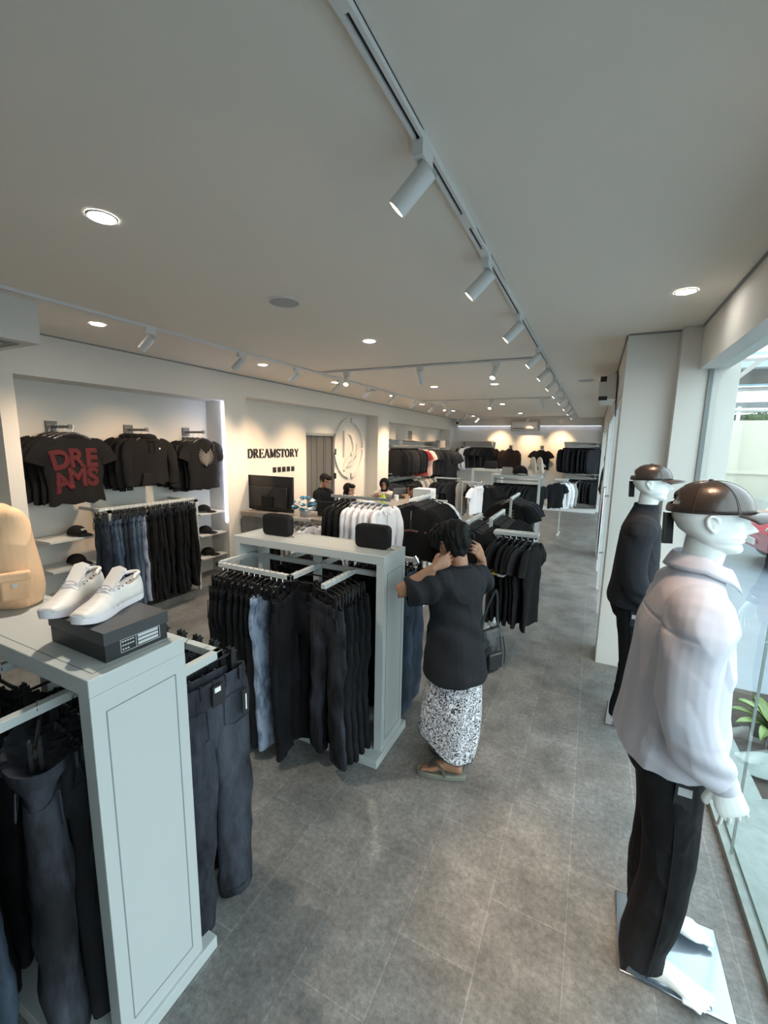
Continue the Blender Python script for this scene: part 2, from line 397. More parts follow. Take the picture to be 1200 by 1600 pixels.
# bulkhead in the near left corner with an inset panel
struct('wall_bulkhead', MB().box(-5.3, -3.64, .2, 1.78, 2.665, ZC), 'wall')
b = MB().box(-4.55, -3.75, .55, 1.70, 2.655, 2.664); struct('trim_6', b, 'groove')
struct('trim_7', MB().box(-4.48, -3.82, .62, 1.63, 2.650, 2.6545), 'panel')
# thin dark strip painting in the shade where the wall meets the ceiling
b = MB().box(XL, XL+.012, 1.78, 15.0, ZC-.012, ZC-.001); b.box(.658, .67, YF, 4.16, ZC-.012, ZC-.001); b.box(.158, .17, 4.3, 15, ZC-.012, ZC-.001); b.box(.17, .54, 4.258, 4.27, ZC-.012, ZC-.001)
struct('painted_shadow_line', b, 'groove')

# ================================================================ OUTSIDE
struct('ground_outside', MB().box(-40, 60, -20, 60, -.2, -.07), 'pave')
struct('trim_kerb', MB().box(.79, 1.02, YF, 4.3, -.07, .05), 'kerb')
struct('trim_garden_bed', MB().box(1.02, 2.4, YF, 4.35, -.07, .0), 'soil')
struct('wall_boundary', MB().box(1.2, 16, 15.4, 15.7, -.1, 2.85), 'beigew', )
struct('trim_boundary', MB().box(1.2, 16, 15.36, 15.4, 1.35, 1.40), 'beigew', )
# outside canopy
can = empty('carport_canopy', (5.5, 12.5, 0), 0, 'grey carport roof on white beams beyond the shop window', 'canopy')
MB().add([(-3.4, -.8, 3.70), (9, -.8, 3.70), (9, .6, 3.56), (-3.4, .6, 3.56), (-3.4, -.8, 3.74), (9, -.8, 3.74), (9, .6, 3.60), (-3.4, .6, 3.60)], [(0, 3, 2, 1), (4, 5, 6, 7), (0, 1, 5, 4), (2, 3, 7, 6)]).box(-3.4, 9, 3.45, 3.5, 3.1, 3.4).build('roof_sheet', 'roofg', can, smooth=False)
for i, x in enumerate((-2.9, -.2, 2.5, 5.2)): MB().tube([(x, -3.5, 3.78), (x, 3.5, 3.2)], .06, 4).build('beam', 'white_metal', can)
for i, y in enumerate((-2.6, .1, 3.0)): MB().tube([(-3.4, y, 3.62-.085*(y+2.6)), (9, y, 3.62-.085*(y+2.6))], .05, 4).build('beam', 'white_metal', can)
for x, y in ((-1.9, 3.2), (4, 3.2), (8, 3.2)): MB().cyl((x, y, -.08), (x, y, 3.25), .05, 10).build('post', 'white_metal', can)
struct('roof_neighbour', MB().add([(1, 19, 4.6), (18, 19, 4.6), (18, 24, 6.2), (1, 24, 6.2)], [(0, 1, 2, 3)]).box(1, 18, 18.9, 19, 4.2, 4.6), 'teal')
# hedge along the wall: leaf clumps in one stuff object
rnd = random.Random(3); b = MB()
b.box(1.2, 9, 15.85, 16.1, 2.6, 3.05)
for i in range(5200):
    x = rnd.uniform(1.3, 9); y = rnd.uniform(15.78, 16.3); z = 2.75+rnd.random()**.8*.55*(.75+.25*sin(x*3))
    a = rnd.uniform(0, 6.3); r = rnd.uniform(.03, .07); t = rnd.uniform(-.8, .8)
    u = Vector((cos(a), sin(a), t)).normalized()*r; v = Vector((-sin(a), cos(a), rnd.uniform(-1, 1))).normalized()*r*.6; c = Vector((x, y, z))
    b.add([c-u, c+v, c+u, c-v], [(0, 1, 2, 3)])
tag(b.build('hedge', 'leafd', smooth=False), 'dark green hedge growing above the beige boundary wall', 'hedge', kind='stuff')
# bromeliads and flat stones in the bed
def bromeliad(x, y, z, n, L, label, seed):
    rr = random.Random(seed); b = MB()
    for i in range(n):
        a = i*2.4; l = L*rr.uniform(.7, 1.05); lean = rr.uniform(.35, .95); rings = []
        for k in range(8):
            t = k/7; r = l*(t*sin(lean)+.25*t*t); h = l*(t*cos(lean)-.35*t*t*t); w_ = .045*L/.4*(sin(pi*min(1, .18+t*.82))**.6)+.002
            c = Vector((cos(a)*r, sin(a)*r, h+.02)); s_ = Vector((-sin(a), cos(a), 0))*w_; up = Vector((-cos(a)*.3, -sin(a)*.3, 1))*.006
            rings.append([c-s_+up*3, c-up*.5, c+s_+up*3, c+up*.5])
        b.loft(rings)
    return tag(b.build('bromeliad', 'leaf', loc=(x, y, z)), label, 'plant', 'bromeliads outside the window')
bromeliad(1.15, 1.95, 0, 22, .42, 'pale green bromeliad by the kerb, nearest to the white shirt mannequin', 1)
bromeliad(1.30, 3.70, 0, 18, .34, 'yellow green bromeliad at the far end of the planting bed', 2)
bromeliad(1.45, 2.75, 0, 18, .30, 'low bromeliad in the middle of the planting bed', 4)
for i, (x, y, s_, lb) in enumerate(((1.18, 3.25, .17, 'pale flat stone in the bed below the far bromeliad'), (1.12, 2.75, .22, 'larger pale flat stone in the planting bed next to the kerb'))):
    o = MB().ell((0, 0, 0), (s_*1.5, s_*.8, .035), 20, 8, rot=Matrix.Rotation(.3, 3, 'Z')).build('stone', 'kerb', loc=(x, y, .03)); tag(o, lb, 'stone', 'flat stones in the bed')
# cars
def car(loc, rz, m, label):
    r = empty('car', loc, rz, label, 'car', 'cars parked outside'); b = MB()
    prof = [(-2.0, .35), (-2.05, .62), (-1.9, .86), (-1.15, .98), (-.45, 1.42), (.75, 1.46), (1.45, 1.08), (1.95, 1.0), (2.05, .7), (2.0, .35)]
    rings = []
    for y, sh in ((-.82, .0), (-.80, .0), (-.72, .04), (0, .06), (.72, .04), (.80, 0), (.82, 0)):
        rings.append([(x*(.97 if abs(y) > .8 else 1), y*(1 if z < .95 else .84), z+sh*(z > .6)) for x, z in prof])
    b.loft(rings); b.build('car_body', m, r)
    for s_ in (-1, 1):
        MB().prism([(-1.02, 1.0), (-.42, 1.36), (.72, 1.40), (1.3, 1.08)], s_*.715, s_*.735, 'y').build('side_window', 'carglass', r)
    MB().add([(-1.13, -.62, 1.05), (-1.13, .62, 1.05), (-.5, .58, 1.44), (-.5, -.58, 1.44)], [(0, 1, 2, 3)]).build('windscreen', 'carglass', r)
    for x in (-1.3, 1.3):
        for s_ in (-1, 1):
            wl = MB().tube([(x, s_*.62, .32), (x, s_*.84, .32)], .32, 24).build('wheel', 'tyre', r); MB().tube([(x, s_*.83, .32), (x, s_*.85, .32)], .2, 16).build('hub_cap', 'chrome', wl)
    for s_ in (-1, 1): MB().ell((-1.93, s_*.55, .72), (.1, .17, .08)).build('headlight', 'chrome', r)
    MB().box(-2.075, -2.04, -.25, .25, .42, .53).build('number_plate', 'paper', r)
    return r
car((4.7, 10.1, -.07), .12, 'carred', 'red car parked outside the shop window, nearest')
car((5.6, 13.2, -.07), .05, 'carsil', 'silver car parked behind the red one by the wall')
# ================================================================ CEILING FITTINGS
def lamp(kind, loc, rot, en, col, size=.03, ang=60, blend=.6, parent=None, shape=None):
    l = bpy.data.lights.new('light', kind); l.energy = en; l.color = col
    if kind == 'SPOT': l.spot_size = radians(ang); l.spot_blend = blend; l.shadow_soft_size = size
    else: l.shadow_soft_size = size
    o = bpy.data.objects.new('light', l); COL.objects.link(o); o.location = loc; o.rotation_euler = rot
    if parent: o.parent = parent
    return o
ring = MB(); ring.grid(lambda u, v: ((.062-.014*v)*cos(2*pi*u), (.062-.014*v)*sin(2*pi*u), -.001-.006*sin(pi*v)), 28, 5, True)
ring_me = ring.mesh('trim_ring'); ring_me.materials.append(M['white_metal']); shade(ring_me)
lens = MB().cyl((0, 0, -.003), (0, 0, 0), .050, 28).mesh('lens'); lens.materials.append(M['dl']); 
DL = [(-2.0, 1.26, 'large cool downlight at the left of the ceiling, nearest one'), (-3.82, 2.3, 'downlight behind the left track above the first alcove'), (-3.8, 4.26, 'downlight behind the left track above the alcove pillar'),
      (-1.98, 3.67, 'downlight in the middle of the ceiling before the first cross track'), (-3.76, 5.85, 'downlight behind the left track above the shop name'), (-2.46, 6.82, 'downlight beyond the first cross track, left one'), (-1.48, 6.82, 'downlight beyond the first cross track, right one'),
      (-3.68, 7.8, 'downlight behind the left track above the round emblem'), (-3.75, 9.6, 'downlight behind the left track before the far alcove'), (-1.97, 10.0, 'downlight beyond the second cross track'), (-3.6, 11.6, 'downlight by the far alcove, second from back wall'),
      (-3.6, 13.75, 'downlight at the back end of the left track'), (-2.0, 12.8, 'downlight nearest to the wall air conditioner'), (.41, 3.27, 'warm downlight beside the window beam on the right'), (.41, 1.50, 'warm downlight above the mannequin in the white shirt')]
for i, (x, y, lb) in enumerate(DL):
    t = empty('downlight', (x, y, ZC), 0, lb, 'downlight', 'round ceiling downlights')
    o = bpy.data.objects.new('trim_ring', ring_me); COL.objects.link(o); o.parent = t
    o = bpy.data.objects.new('lens', lens); COL.objects.link(o); o.parent = t
    warm = x > 0
    lamp('SPOT', (0, 0, -.02), (0, 0, 0), (20 if y < 2 else 20) if warm else DLE, (1, .58, .32) if warm else (1, .86, .70), .04, 62 if warm else 120, .5 if warm else .9, t)
for x, y, lb in ((-1.99, 2.46, 'large round ceiling speaker between the tracks'), (-3.64, 6.85, 'small dark round ceiling speaker by the left track'), (-.2, 6.85, 'round ceiling speaker right of the long track')):
    t = empty('ceiling_speaker', (x, y, ZC), 0, lb, 'ceiling speaker', 'ceiling speakers')
    MB().cyl((0, 0, -.008), (0, 0, 0), .115, 32).build('speaker_rim', 'white_metal', t); MB().cyl((0, 0, -.010), (0, 0, -.008), .10, 32).build('speaker_grille', 'grille', t)
def track(x0, y0, x1, y1, label, gaps):
    L = math.hypot(x1-x0, y1-y0); a = math.atan2(y1-y0, x1-x0)
    t = empty('ceiling_track', (x0, y0, ZC), a, label, 'track', 'ceiling light tracks')
    b = MB().box(0, L, -.018, -.0065, -.022, 0); b.box(0, L, .0065, .018, -.022, 0); b.box(0, L, -.018, .018, -.005, 0); b.build('track_channel', 'white_metal', t)
    MB().box(0, L, -.0064, .0064, -.011, -.006).build('slot', 'dark', t)
    for g in gaps: MB().box(g-.06, g+.06, -.0185, .0185, -.0235, -.0002).build('joint_cover', 'white_metal', t)
    return t
track(-.57, .05, -.57, 14.4, 'long light track on the right side of ceiling', [.57, .69, .82, 1.84, 2.18, 3.3, 5.3, 7.3, 9.3])
track(-3.46, .9, -3.46, 14.4, 'long light track on the left side of ceiling', [2, 4, 6, 8, 10, 12])
track(-3.44, 4.95, -.59, 4.95, 'nearest cross track joining the two long tracks', [.0, 1.0, 2.0])
track(-3.44, 8.88, -.59, 8.88, 'second cross track joining the two long tracks', [1.0, 2.0])
track(-3.44, 14.3, -.59, 14.3, 'farthest cross track in front of the back beam', [1.4])
can_l = MB(); can_l.tube([(0, 0, 0), (0, 0, .15)], .033, 24, cap=False); can_l.tube([(0, 0, .004), (0, 0, .15)], .029, 24, cap=False); can_l.cyl((0, 0, .146), (0, 0, .151), .033, 24); can_l.grid(lambda u, v: ((.033-.004*v)*cos(2*pi*u), (.033-.004*v)*sin(2*pi*u), 0.001*v), 24, 2, True)
can_me = can_l.mesh('lamp_body'); can_me.materials.append(M['white_metal']); shade(can_me)
lens_w = MB().cyl((0, 0, .012), (0, 0, .016), .0285, 20).mesh('lens'); lens_w.materials.append(M['dlw'])
adp = MB().box(-.017, .017, -.045, .045, -.046, -.002).cyl((0, 0, -.046), (0, 0, -.075), .012).mesh('adapter'); adp.materials.append(M['white_metal']); 
def spot(x, y, aim, along, label, on=True, en=None, ang=60, group='white spotlights on the ceiling tracks'):
    t = empty('track_spotlight', (x, y, ZC-.02), 0, label, 'spotlight', group)
    o = bpy.data.objects.new('adapter', adp); COL.objects.link(o); o.parent = t; o.rotation_euler = (0, 0, 0 if along == 'y' else pi/2)
    d = Vector(aim).normalized(); q = (-d).to_track_quat('Z', 'Y').to_matrix().to_4x4()
    piv = Vector((0, 0, -.085)); base = piv+d*.12
    for me, nm in ((can_me, 'lamp_body'), (lens_w, 'lens')):
        o = bpy.data.objects.new(nm, me); COL.objects.link(o); o.parent = t; o.matrix_local = Matrix.Translation(base) @ q
    MB().tube([(0, 0, -.07), (0, .0, -.09), tuple(piv+d*.02)], .009).build('joint', 'white_metal', t)
    if en:
        l = lamp('SPOT', tuple(base+d*.0), (0, 0, 0), en, (1, .66, .38), .02, ang, 1.0, t); l.matrix_local = Matrix.Translation(base+d*.003) @ q
    return t
for i, y in enumerate((1.4, 2.3, 3.3, 4.42, 5.3, 6.25, 7.2, 8.3, 9.6, 11.0, 12.6)):
    spot(-.57, y, (-.75, -.12, -.75), 'y', f'{ORD[i]} white spotlight from the front on the right track', True, 16 if i in (1, 3, 5, 7, 9) else None)
AL = [24, 42, 38, 75, 70, 60, 50, 70, 50, 70, 60]
for i, y in enumerate((2.51, 3.55, 4.49, 5.5, 6.4, 7.4, 8.4, 9.56, 10.8, 12.4, 13.9)):
    spot(-3.46, y, (-.85, -.25 if i < 4 else -.05, -.80), 'y', f'{ORD[i]} white spotlight from the front on the left track', True, AL[i])
for i, (x, d) in enumerate(((-3.0, (.25, -.6, -.75)), (-1.97, (.15, .3, -.9)), (-1.07, (-.15, -.5, -.8)))):
    spot(x, 4.95, d, 'x', f'{ORD[i]} white spotlight from the left on the nearest cross track', True, 10, )
for i, (x, d) in enumerate(((-2.96, (.15, -.3, -.9)), (-1.97, (-.1, -.6, -.75)), (-1.0, (.1, .2, -.95)))):
    spot(x, 8.88, d, 'x', f'{ORD[i]} white spotlight from the left on the second cross track')
for i, x in enumerate((-2.99, -1.99, -1.06)):
    spot(x, 14.3, (0, .75, -.66), 'x', f'{ORD[i]} white spotlight from the left on the farthest cross track', True, 45)
spot(-.57, .30, (.48, 1.35, -2.8), 'y', 'white spotlight at the very front end of the right track', True, 110, 24)
# wall units
t = empty('air_conditioner', (-2.16, 15.0, 2.56), 0, 'white split air conditioner on the beam of the back wall', 'air conditioner')
MB().prism([(0, 0), (-.17, .0), (-.23, .07), (-.23, .24), (-.19, .28), (0, .28)], -.40, .40, 'x').build('housing', 'white_metal', t, bevel=.01)
MB().box(-.36, .36, -.236, -.228, .03, .05).build('vent', 'dark', t); MB().box(.25, .30, -.236, -.23, .12, .14).build('display', 'prnt', t)
MB().box(-.47, .47, -.02, .0, -.04, .34).build('mounting_board', 'steel', t)
t = empty('air_curtain', (.17, 5.6, 2.56), 0, 'white air conditioner unit on right wall above the glass entrance', 'air conditioner')
MB().prism([(-.01, .0), (-.17, .0), (-.2, .06), (-.2, .2), (-.12, .27), (-.01, .28)], 0, .85, 'y').build('housing', 'white_metal', t, bevel=.008)
MB().box(-.185, -.12, -.004, 0, .19, .25).build('end_vent', 'dark', t); MB().box(-.19, -.1, -.004, 0, -.015, .03).build('end_vent', 'dark', t)
MB().tube([(-.02, -.01, .3), (-.01, -.01, .1), (-.0, -.012, -.2)], .006).build('cable', 'dark', t)
t = empty('security_camera', (-4.45, 14.85, 2.80), 0, 'small black dome camera in the far left ceiling corner', 'camera')
MB().ell((0, 0, 0), (.05, .05, .05)).build('dome', 'plast_b', t); MB().cyl((0, 0, .04), (0, 0, .15), .03).build('bracket', 'white_metal', t)
# alcove led strips
for nm, (x, y, z0, z1), lb in (('led_strip', (-4.70, 4.43, .85, 2.54), 'glowing cool white vertical light strip at the right side of first alcove'),):
    t = empty(nm, (x, y, z0), 0, lb, 'light strip')
    MB().box(-.008, .008, -.004, .012, 0, z1-z0).build('diffuser', 'ledcool', t); MB().box(-.014, .014, .012, .014, 0, z1-z0).build('channel', 'steel', t)
t = empty('led_strip', (-2.2, 15.12, 2.71), 0, 'hidden light strip along the top of the back wall', 'light strip'); MB().box(-2.3, 2.3, 0, .02, -.015, -.003).build('diffuser', 'ledsoft', t)
# ================================================================ GARMENTS
def nz(x, y, z=0): return noise.noise(Vector((x, y, z)))
def sring(cx, cz, w_, t, n, off, sq=1.0, tilt=0):
    out = []
    for k in range(n):
        a = 2*pi*k/n; c = cos(a); s_ = sin(a)
        x = cx+w_*(abs(c)**sq)*(1 if c > 0 else -1)
        out.append((x, t*s_+off(x, cz), cz+tilt*(x-cx)))
    return out
def upper_mesh(name, seed, sleeve='short', w_=.25, L=.68, th=.032, collar='crew', flare=.0, open_=False):
    rr = random.Random(seed); p = [rr.uniform(0, 9) for _ in range(4)]; N = 30
    def off(x, z):
        d = max(0, (-z-.12))/L
        return d*(.030*sin(x*rr0+p[0]+2*d)+.022*nz(x*9+p[1], z*3, p[2]))+.012*nz(x*14, z*8, p[3])*min(1, d*4)
    rr0 = rr.uniform(18, 26); b = MB()
    T = [(0, .075), (.012, .085), (.03, .125), (.055, .178), (.08, .212), (.11, .230), (.16, .238), (.22, .238)]
    zs = [d for d, _ in T]+[.30, .38, .46, .54, .61, L-.10]
    if zs[-1] < .62: zs = [d for d, _ in T]+[.28, .34, .40, .46, L-.10]
    rings = []
    for d in zs:
        ww = lerpv(T, d)*w_/.25 if d <= .22 else (w_*.952+flare*(d-.22))*(1+.03*sin(d*22+p[0]))
        rings.append(sring(0, -.085-d, ww, th*(.55 if d < .02 else .8 if d < .1 else 1), N, off, .8))
    last = [(x, y, z-.012+.012*sin(x*40+p[1])) for x, y, z in rings[-1]]; rings.append(last)
    inn = [(x*.97, (y-off(x, z))*.8+off(x, z), z+.03) for x, y, z in last]; rings.append(inn)
    b.loft(rings)
    for s_ in (-1, 1):
        if sleeve == 'short': P = [(.14, -.145), (.205, -.175), (.25, -.225), (.285, -.285), (.30, -.325)]; R = [.05, .068, .078, .084, .086]; Q = [.02, .026, .026, .024, .022]
        elif sleeve == 'long': P = [(.14, -.145), (.205, -.175), (.245, -.24), (.265, -.34), (.272, -.46), (.268, -.58), (.262, -.64), (.262, -.655), (.262, -.69)]; R = [.05, .066, .070, .066, .060, .056, .052, .038, .038]; Q = [.02, .028, .032, .034, .034, .03, .03, .022, .022]
        else: continue
        P = [(s_*x*w_/.25, rr.uniform(-.008, .008)+(-.02 if i > 2 and sleeve == 'long' else 0), z) for i, (x, z) in enumerate(P)]
        P2 = spline(P, 3); R2 = [x.x for x in spline([(r, 0, 0) for r in R], 3)]; Q2 = [x.x for x in spline([(r, 0, 0) for r in Q], 3)]
        R2 = [r*(1+.05*sin(i*1.7+p[2])) for i, r in enumerate(R2)]
        b.tube(P2, R2, 14, Q2, up=(s_, 0, .3))
    if collar == 'crew': b.tube([(.078*cos(a), .024*sin(a)-.0, -.084-.016*(sin(a) < 0)*abs(sin(a))) for a in [2*pi*i/20 for i in range(21)]], .006, 6)
    if collar in ('shirt', 'polo'):
        for s_ in (-1, 1):
            b.loft([[(s_*.015, -.030, -.150), (s_*.02, -.036, -.150), (s_*.02, -.030, -.145)], [(s_*.045, -.034, -.175), (s_*.05, -.040, -.172), (s_*.05, -.03, -.165)], [(s_*.085, -.022, -.10), (s_*.09, -.03, -.12), (s_*.085, -.015, -.085)], [(s_*.07, .02, -.075), (s_*.085, .034, -.10), (s_*.07, .01, -.06)], [(0, .03, -.068), (0, .045, -.105), (0, .022, -.058)]])
        b.box(-.013, .013, -.040, -.028, -.30 if collar == 'polo' else -.6, -.14)
    if collar == 'hood':
        b.ell((0, .0, -.088), (.105, .055, .042), 16, 10); b.ell((0, -.02, -.125), (.085, .035, .028), 14, 8)
        for s_ in (-1, 1): b.tube([(s_*.03, -.048, -.13), (s_*.032, -.056, -.2), (s_*.028, -.056, -.27)], .004, 6)
        b.loft([[(-.12, -.035, -.50), (.12, -.035, -.50), (.12, -.03, -.50), (-.12, -.03, -.50)], [(-.12, -.050, -.52), (.12, -.050, -.52), (.12, -.03, -.52), (-.12, -.03, -.52)], [(-.15, -.050, -.65), (.15, -.050, -.65), (.15, -.03, -.65), (-.15, -.03, -.65)]])
    me = b.mesh(name); fixnormals(me); me.materials.append(M['blk']); shade(me, 60); return me
def pants_mesh(name, seed, w_=.19, L=1.0, leg=.098, hem=.08, th=.030, open_=.0, spread=.0, shorts=False):
    rr = random.Random(seed); p = [rr.uniform(0, 9) for _ in range(5)]; N = 28; b = MB(); Z0 = -.12
    def off(x, z):
        d = max(0, Z0-z); return .030*nz(x*8+p[0], z*2.2, p[1])*min(1, d*3)+.010*nz(x*22, z*9, p[2])*min(1, d*5)+.006*sin(z*30+x*20+p[3])*min(1, d*2)
    rings = [sring(0, Z0-.03, w_*.86, th*.5, N, off, .85), sring(0, Z0+.0, w_*.93, th*.75+open_, N, off, .85), sring(0, Z0+.001, w_*.97, th*.95+open_, N, off, .85), sring(0, Z0-.036, w_, th+open_*.8, N, off, .85), sring(0, Z0-.040, w_*.975, th*.92+open_*.8, N, off, .85)]
    for d, a_, q_ in ((.08, 1.03, 1.0), (.12, 1.05, 1.02), (.17, 1.055, 1.0), (.21, 1.04, .93), (.25, .98, .75), (.275, .80, .45)): rings.append(sring(0, Z0-d, w_*a_, th*q_, N, off, .85))
    b.loft(rings)
    hz_ = w_*1.08
    for s_ in (-1, 1):
        rs = []; n = 14
        for i in range(n+1):
            d = .10+(L-.10)*i/n; t = (d-.10)/(L-.10)
            c = s_*(hz_*.49+spread*t)+.010*sin(t*5+p[4]+s_)*min(1, t*4); r = (leg+(hem-leg)*t**.8)*(.93+.07*min(1, t*5))
            r *= 1+.06*nz(t*6, s_+p[0]); tt = th*(.90+.30*min(1, t*3)-.15*t)*(1+.25*nz(t*7, s_*3, p[2])*min(1, t*4))
            rs.append(sring(c, Z0-d, r, tt, 18, lambda x, z, s_=s_: off(x, z)+s_*.008*t, .85))
        q = rs[-1]; rs.append([(x*.97+ .03*sum(v[0] for v in q)/18, y*.9, z+.03) for x, y, z in q]); b.loft(rs)
    for f in (-1, 1):      # pockets, fly, belt loops as thin raised stitched panels
        for s_ in (-1, 1):
            if f == 1: pts = [(.045, -.09), (.155, -.085), (.155, -.20), (.10, -.225), (.045, -.20)]
            else: pts = [(.10, -.045), (.165, -.045), (.175, -.125), (.14, -.11)]
            b.tube([(s_*x*w_/.19, f*(th*.98+.003)+off(s_*x, Z0+z), Z0+z) for x, z in pts+[pts[0]]], .0024, 5)
    for x in (-.13, -.06, .0, .06, .13):
        for f in (-1, 1): b.box(x-.005, x+.005, f*(th+open_)*.95-.004, f*(th+open_)*.95+.004, Z0-.045, Z0+.006)
    me = b.mesh(name); fixnormals(me); me.materials.append(M['jblk']); shade(me, 60); return me
TEE = [upper_mesh('tshirt', i, 'short') for i in range(3)]; LONGTEE = [upper_mesh('tshirt', 20+i, 'short', L=.82, w_=.24) for i in range(2)]
POLO = [upper_mesh('polo_shirt', 5, 'short', collar='polo')]
SHIRT = [upper_mesh('shirt', 8+i, 'long', collar='shirt', L=.74) for i in range(2)]
HOOD = [upper_mesh('hoodie', 12+i, 'long', collar='hood', th=.05, L=.64, w_=.27) for i in range(2)]
JACK = [upper_mesh('jacket', 15+i, 'long', collar='shirt', th=.045, L=.70, w_=.27) for i in range(2)]
JEAN = [pants_mesh('jeans', 30+i, spread=s_, hem=h) for i, (s_, h) in enumerate(((.0, .08), (-.03, .075), (.01, .09), (-.045, .08)))]
WIDEJ = [pants_mesh('jeans', 40, hem=.12, leg=.105, open_=.05, th=.045)]
# shared hangers
hb = MB(); hb.tube([(-.20, 0, -.150), (-.12, 0, -.110), (-.03, 0, -.078), (0, 0, -.072), (.03, 0, -.078), (.12, 0, -.110), (.20, 0, -.150)], [.010, .013, .012, .010, .012, .013, .010], 8, [.006]*7, up=(0, 0, 1))
SH_B = hb.mesh('hanger'); SH_B.materials.append(M['hang']); shade(SH_B)
hk = MB().tube([(0, 0, -.07), (0, 0, -.045), (.004, 0, -.036)]+[(.0+.016*cos(a), 0, -.010+.018*sin(a)) for a in [(-.9+.42*i) for i in range(10)]], .0022, 6)
HOOK = hk.mesh('hook'); HOOK.materials.append(M['chrome']); shade(HOOK)
hb = MB().tube([(-.15, 0, -.072), (-.05, 0, -.066), (0, 0, -.06), (.05, 0, -.066), (.15, 0, -.072)], [.006]*5, 6)
JH_B = hb.mesh('clip_hanger'); JH_B.materials.append(M['plast_b']); shade(JH_B)
hb = MB().box(-.013, .013, -.016, -.006, -.135, -.06).box(-.013, .013, .006, .016, -.135, -.06).tube([(-.008, 0, -.085), (.008, 0, -.085)], .012, 8)
for s_ in (-1, 1): hb.box(-.010, .010, s_*.012-.003, s_*.012+.003, -.062, -.045)
CLIP = hb.mesh('clip'); CLIP.materials.append(M['plast_b'])
def shirt_hanger(loc, rz, label, group):
    o = bpy.data.objects.new('shirt_hanger', SH_B); COL.objects.link(o); o.location = loc; o.rotation_euler = (0, 0, rz); tag(o, label, 'hanger', group)
    h = bpy.data.objects.new('hook', HOOK); COL.objects.link(h); h.parent = o; return o
def clip_hanger(loc, rz, label, group, dy=0):
    o = bpy.data.objects.new('clip_hanger', JH_B); COL.objects.link(o); o.location = loc; o.rotation_euler = (0, 0, rz); tag(o, label, 'hanger', group)
    h = bpy.data.objects.new('hook', HOOK); COL.objects.link(h); h.parent = o
    for x in (-.12, .12): c = bpy.data.objects.new('clip', CLIP); COL.objects.link(c); c.parent = o; c.location = (x, 0, 0)
    return o
def garment(me, m, loc, rz, label, cat, group=None, sc=(1, 1, 1), name=None):
    o = bpy.data.objects.new(name or me.name.split('.')[0], me); COL.objects.link(o); o.location = loc; o.rotation_euler = (0, 0, rz); o.scale = sc
    o.material_slots[0].link = 'OBJECT'; o.material_slots[0].material = M[m]
    return tag(o, label, cat, group)
rg = random.Random(11)
COLN = {'blk': 'black', 'blk2': 'faded black', 'char': 'charcoal', 'brnblk': 'brown black', 'wht': 'white', 'cream': 'cream', 'greyc': 'grey', 'beigec': 'beige', 'pinkc': 'pink', 'redc': 'red',
        'jblk': 'black', 'jwash': 'washed black', 'jind': 'indigo', 'jblue': 'blue', 'jlight': 'pale acid-wash'}
def rail(a, b_, n, facing, kind, mats, where, group, frm='front', hang=True, jit=.0, sc=1.0, tagp=0.0, rz_j=.08):
    """garments along a rail from a to b; facing = rotation about z; where = phrase naming the rail"""
    a = Vector(a); b_ = Vector(b_); out = []
    names = {'tee': ('t-shirt', TEE), 'ltee': ('long t-shirt', LONGTEE), 'polo': ('polo shirt', POLO), 'shirt': ('shirt', SHIRT), 'hood': ('hoodie', HOOD), 'jack': ('jacket', JACK), 'jean': ('pair of jeans', JEAN)}
    hz = {'tee': .0}
    for i in range(n):
        t = i/(n-1) if n > 1 else .5; p = a.lerp(b_, t); m = mats[i] if isinstance(mats, list) else mats; k = kind[i] if isinstance(kind, list) else kind
        cat, pool = names[k]; me = pool[rg.randrange(len(pool))]
        if not hang and m == 'blk': m = rg.choice(['blk', 'blk', 'blk2', 'blk2', 'char'])
        rz = facing+rg.uniform(-rz_j, rz_j)*(1 if hang else 2); s_ = sc*rg.uniform(.97, 1.03)
        lab = f'{ORD[i]} from {frm}, {COLN[m]} {cat} {where}'
        o = garment(me, m, p, rz, lab, cat.replace('pair of ', ''), group, (s_, 1, s_)); out.append(o)
        if hang:
            f = clip_hanger if k == 'jean' else shirt_hanger
            f(p, rz, f'hanger holding the {ORD[i]} garment from {frm} {where}', 'hangers '+where)
        if tagp and rg.random() < tagp:
            tg = MB().box(-.022, .022, -.044, -.0425, -.32, -.22).build('price_tag', 'paper', o); tg['label'] = 'white price tag'
    return out
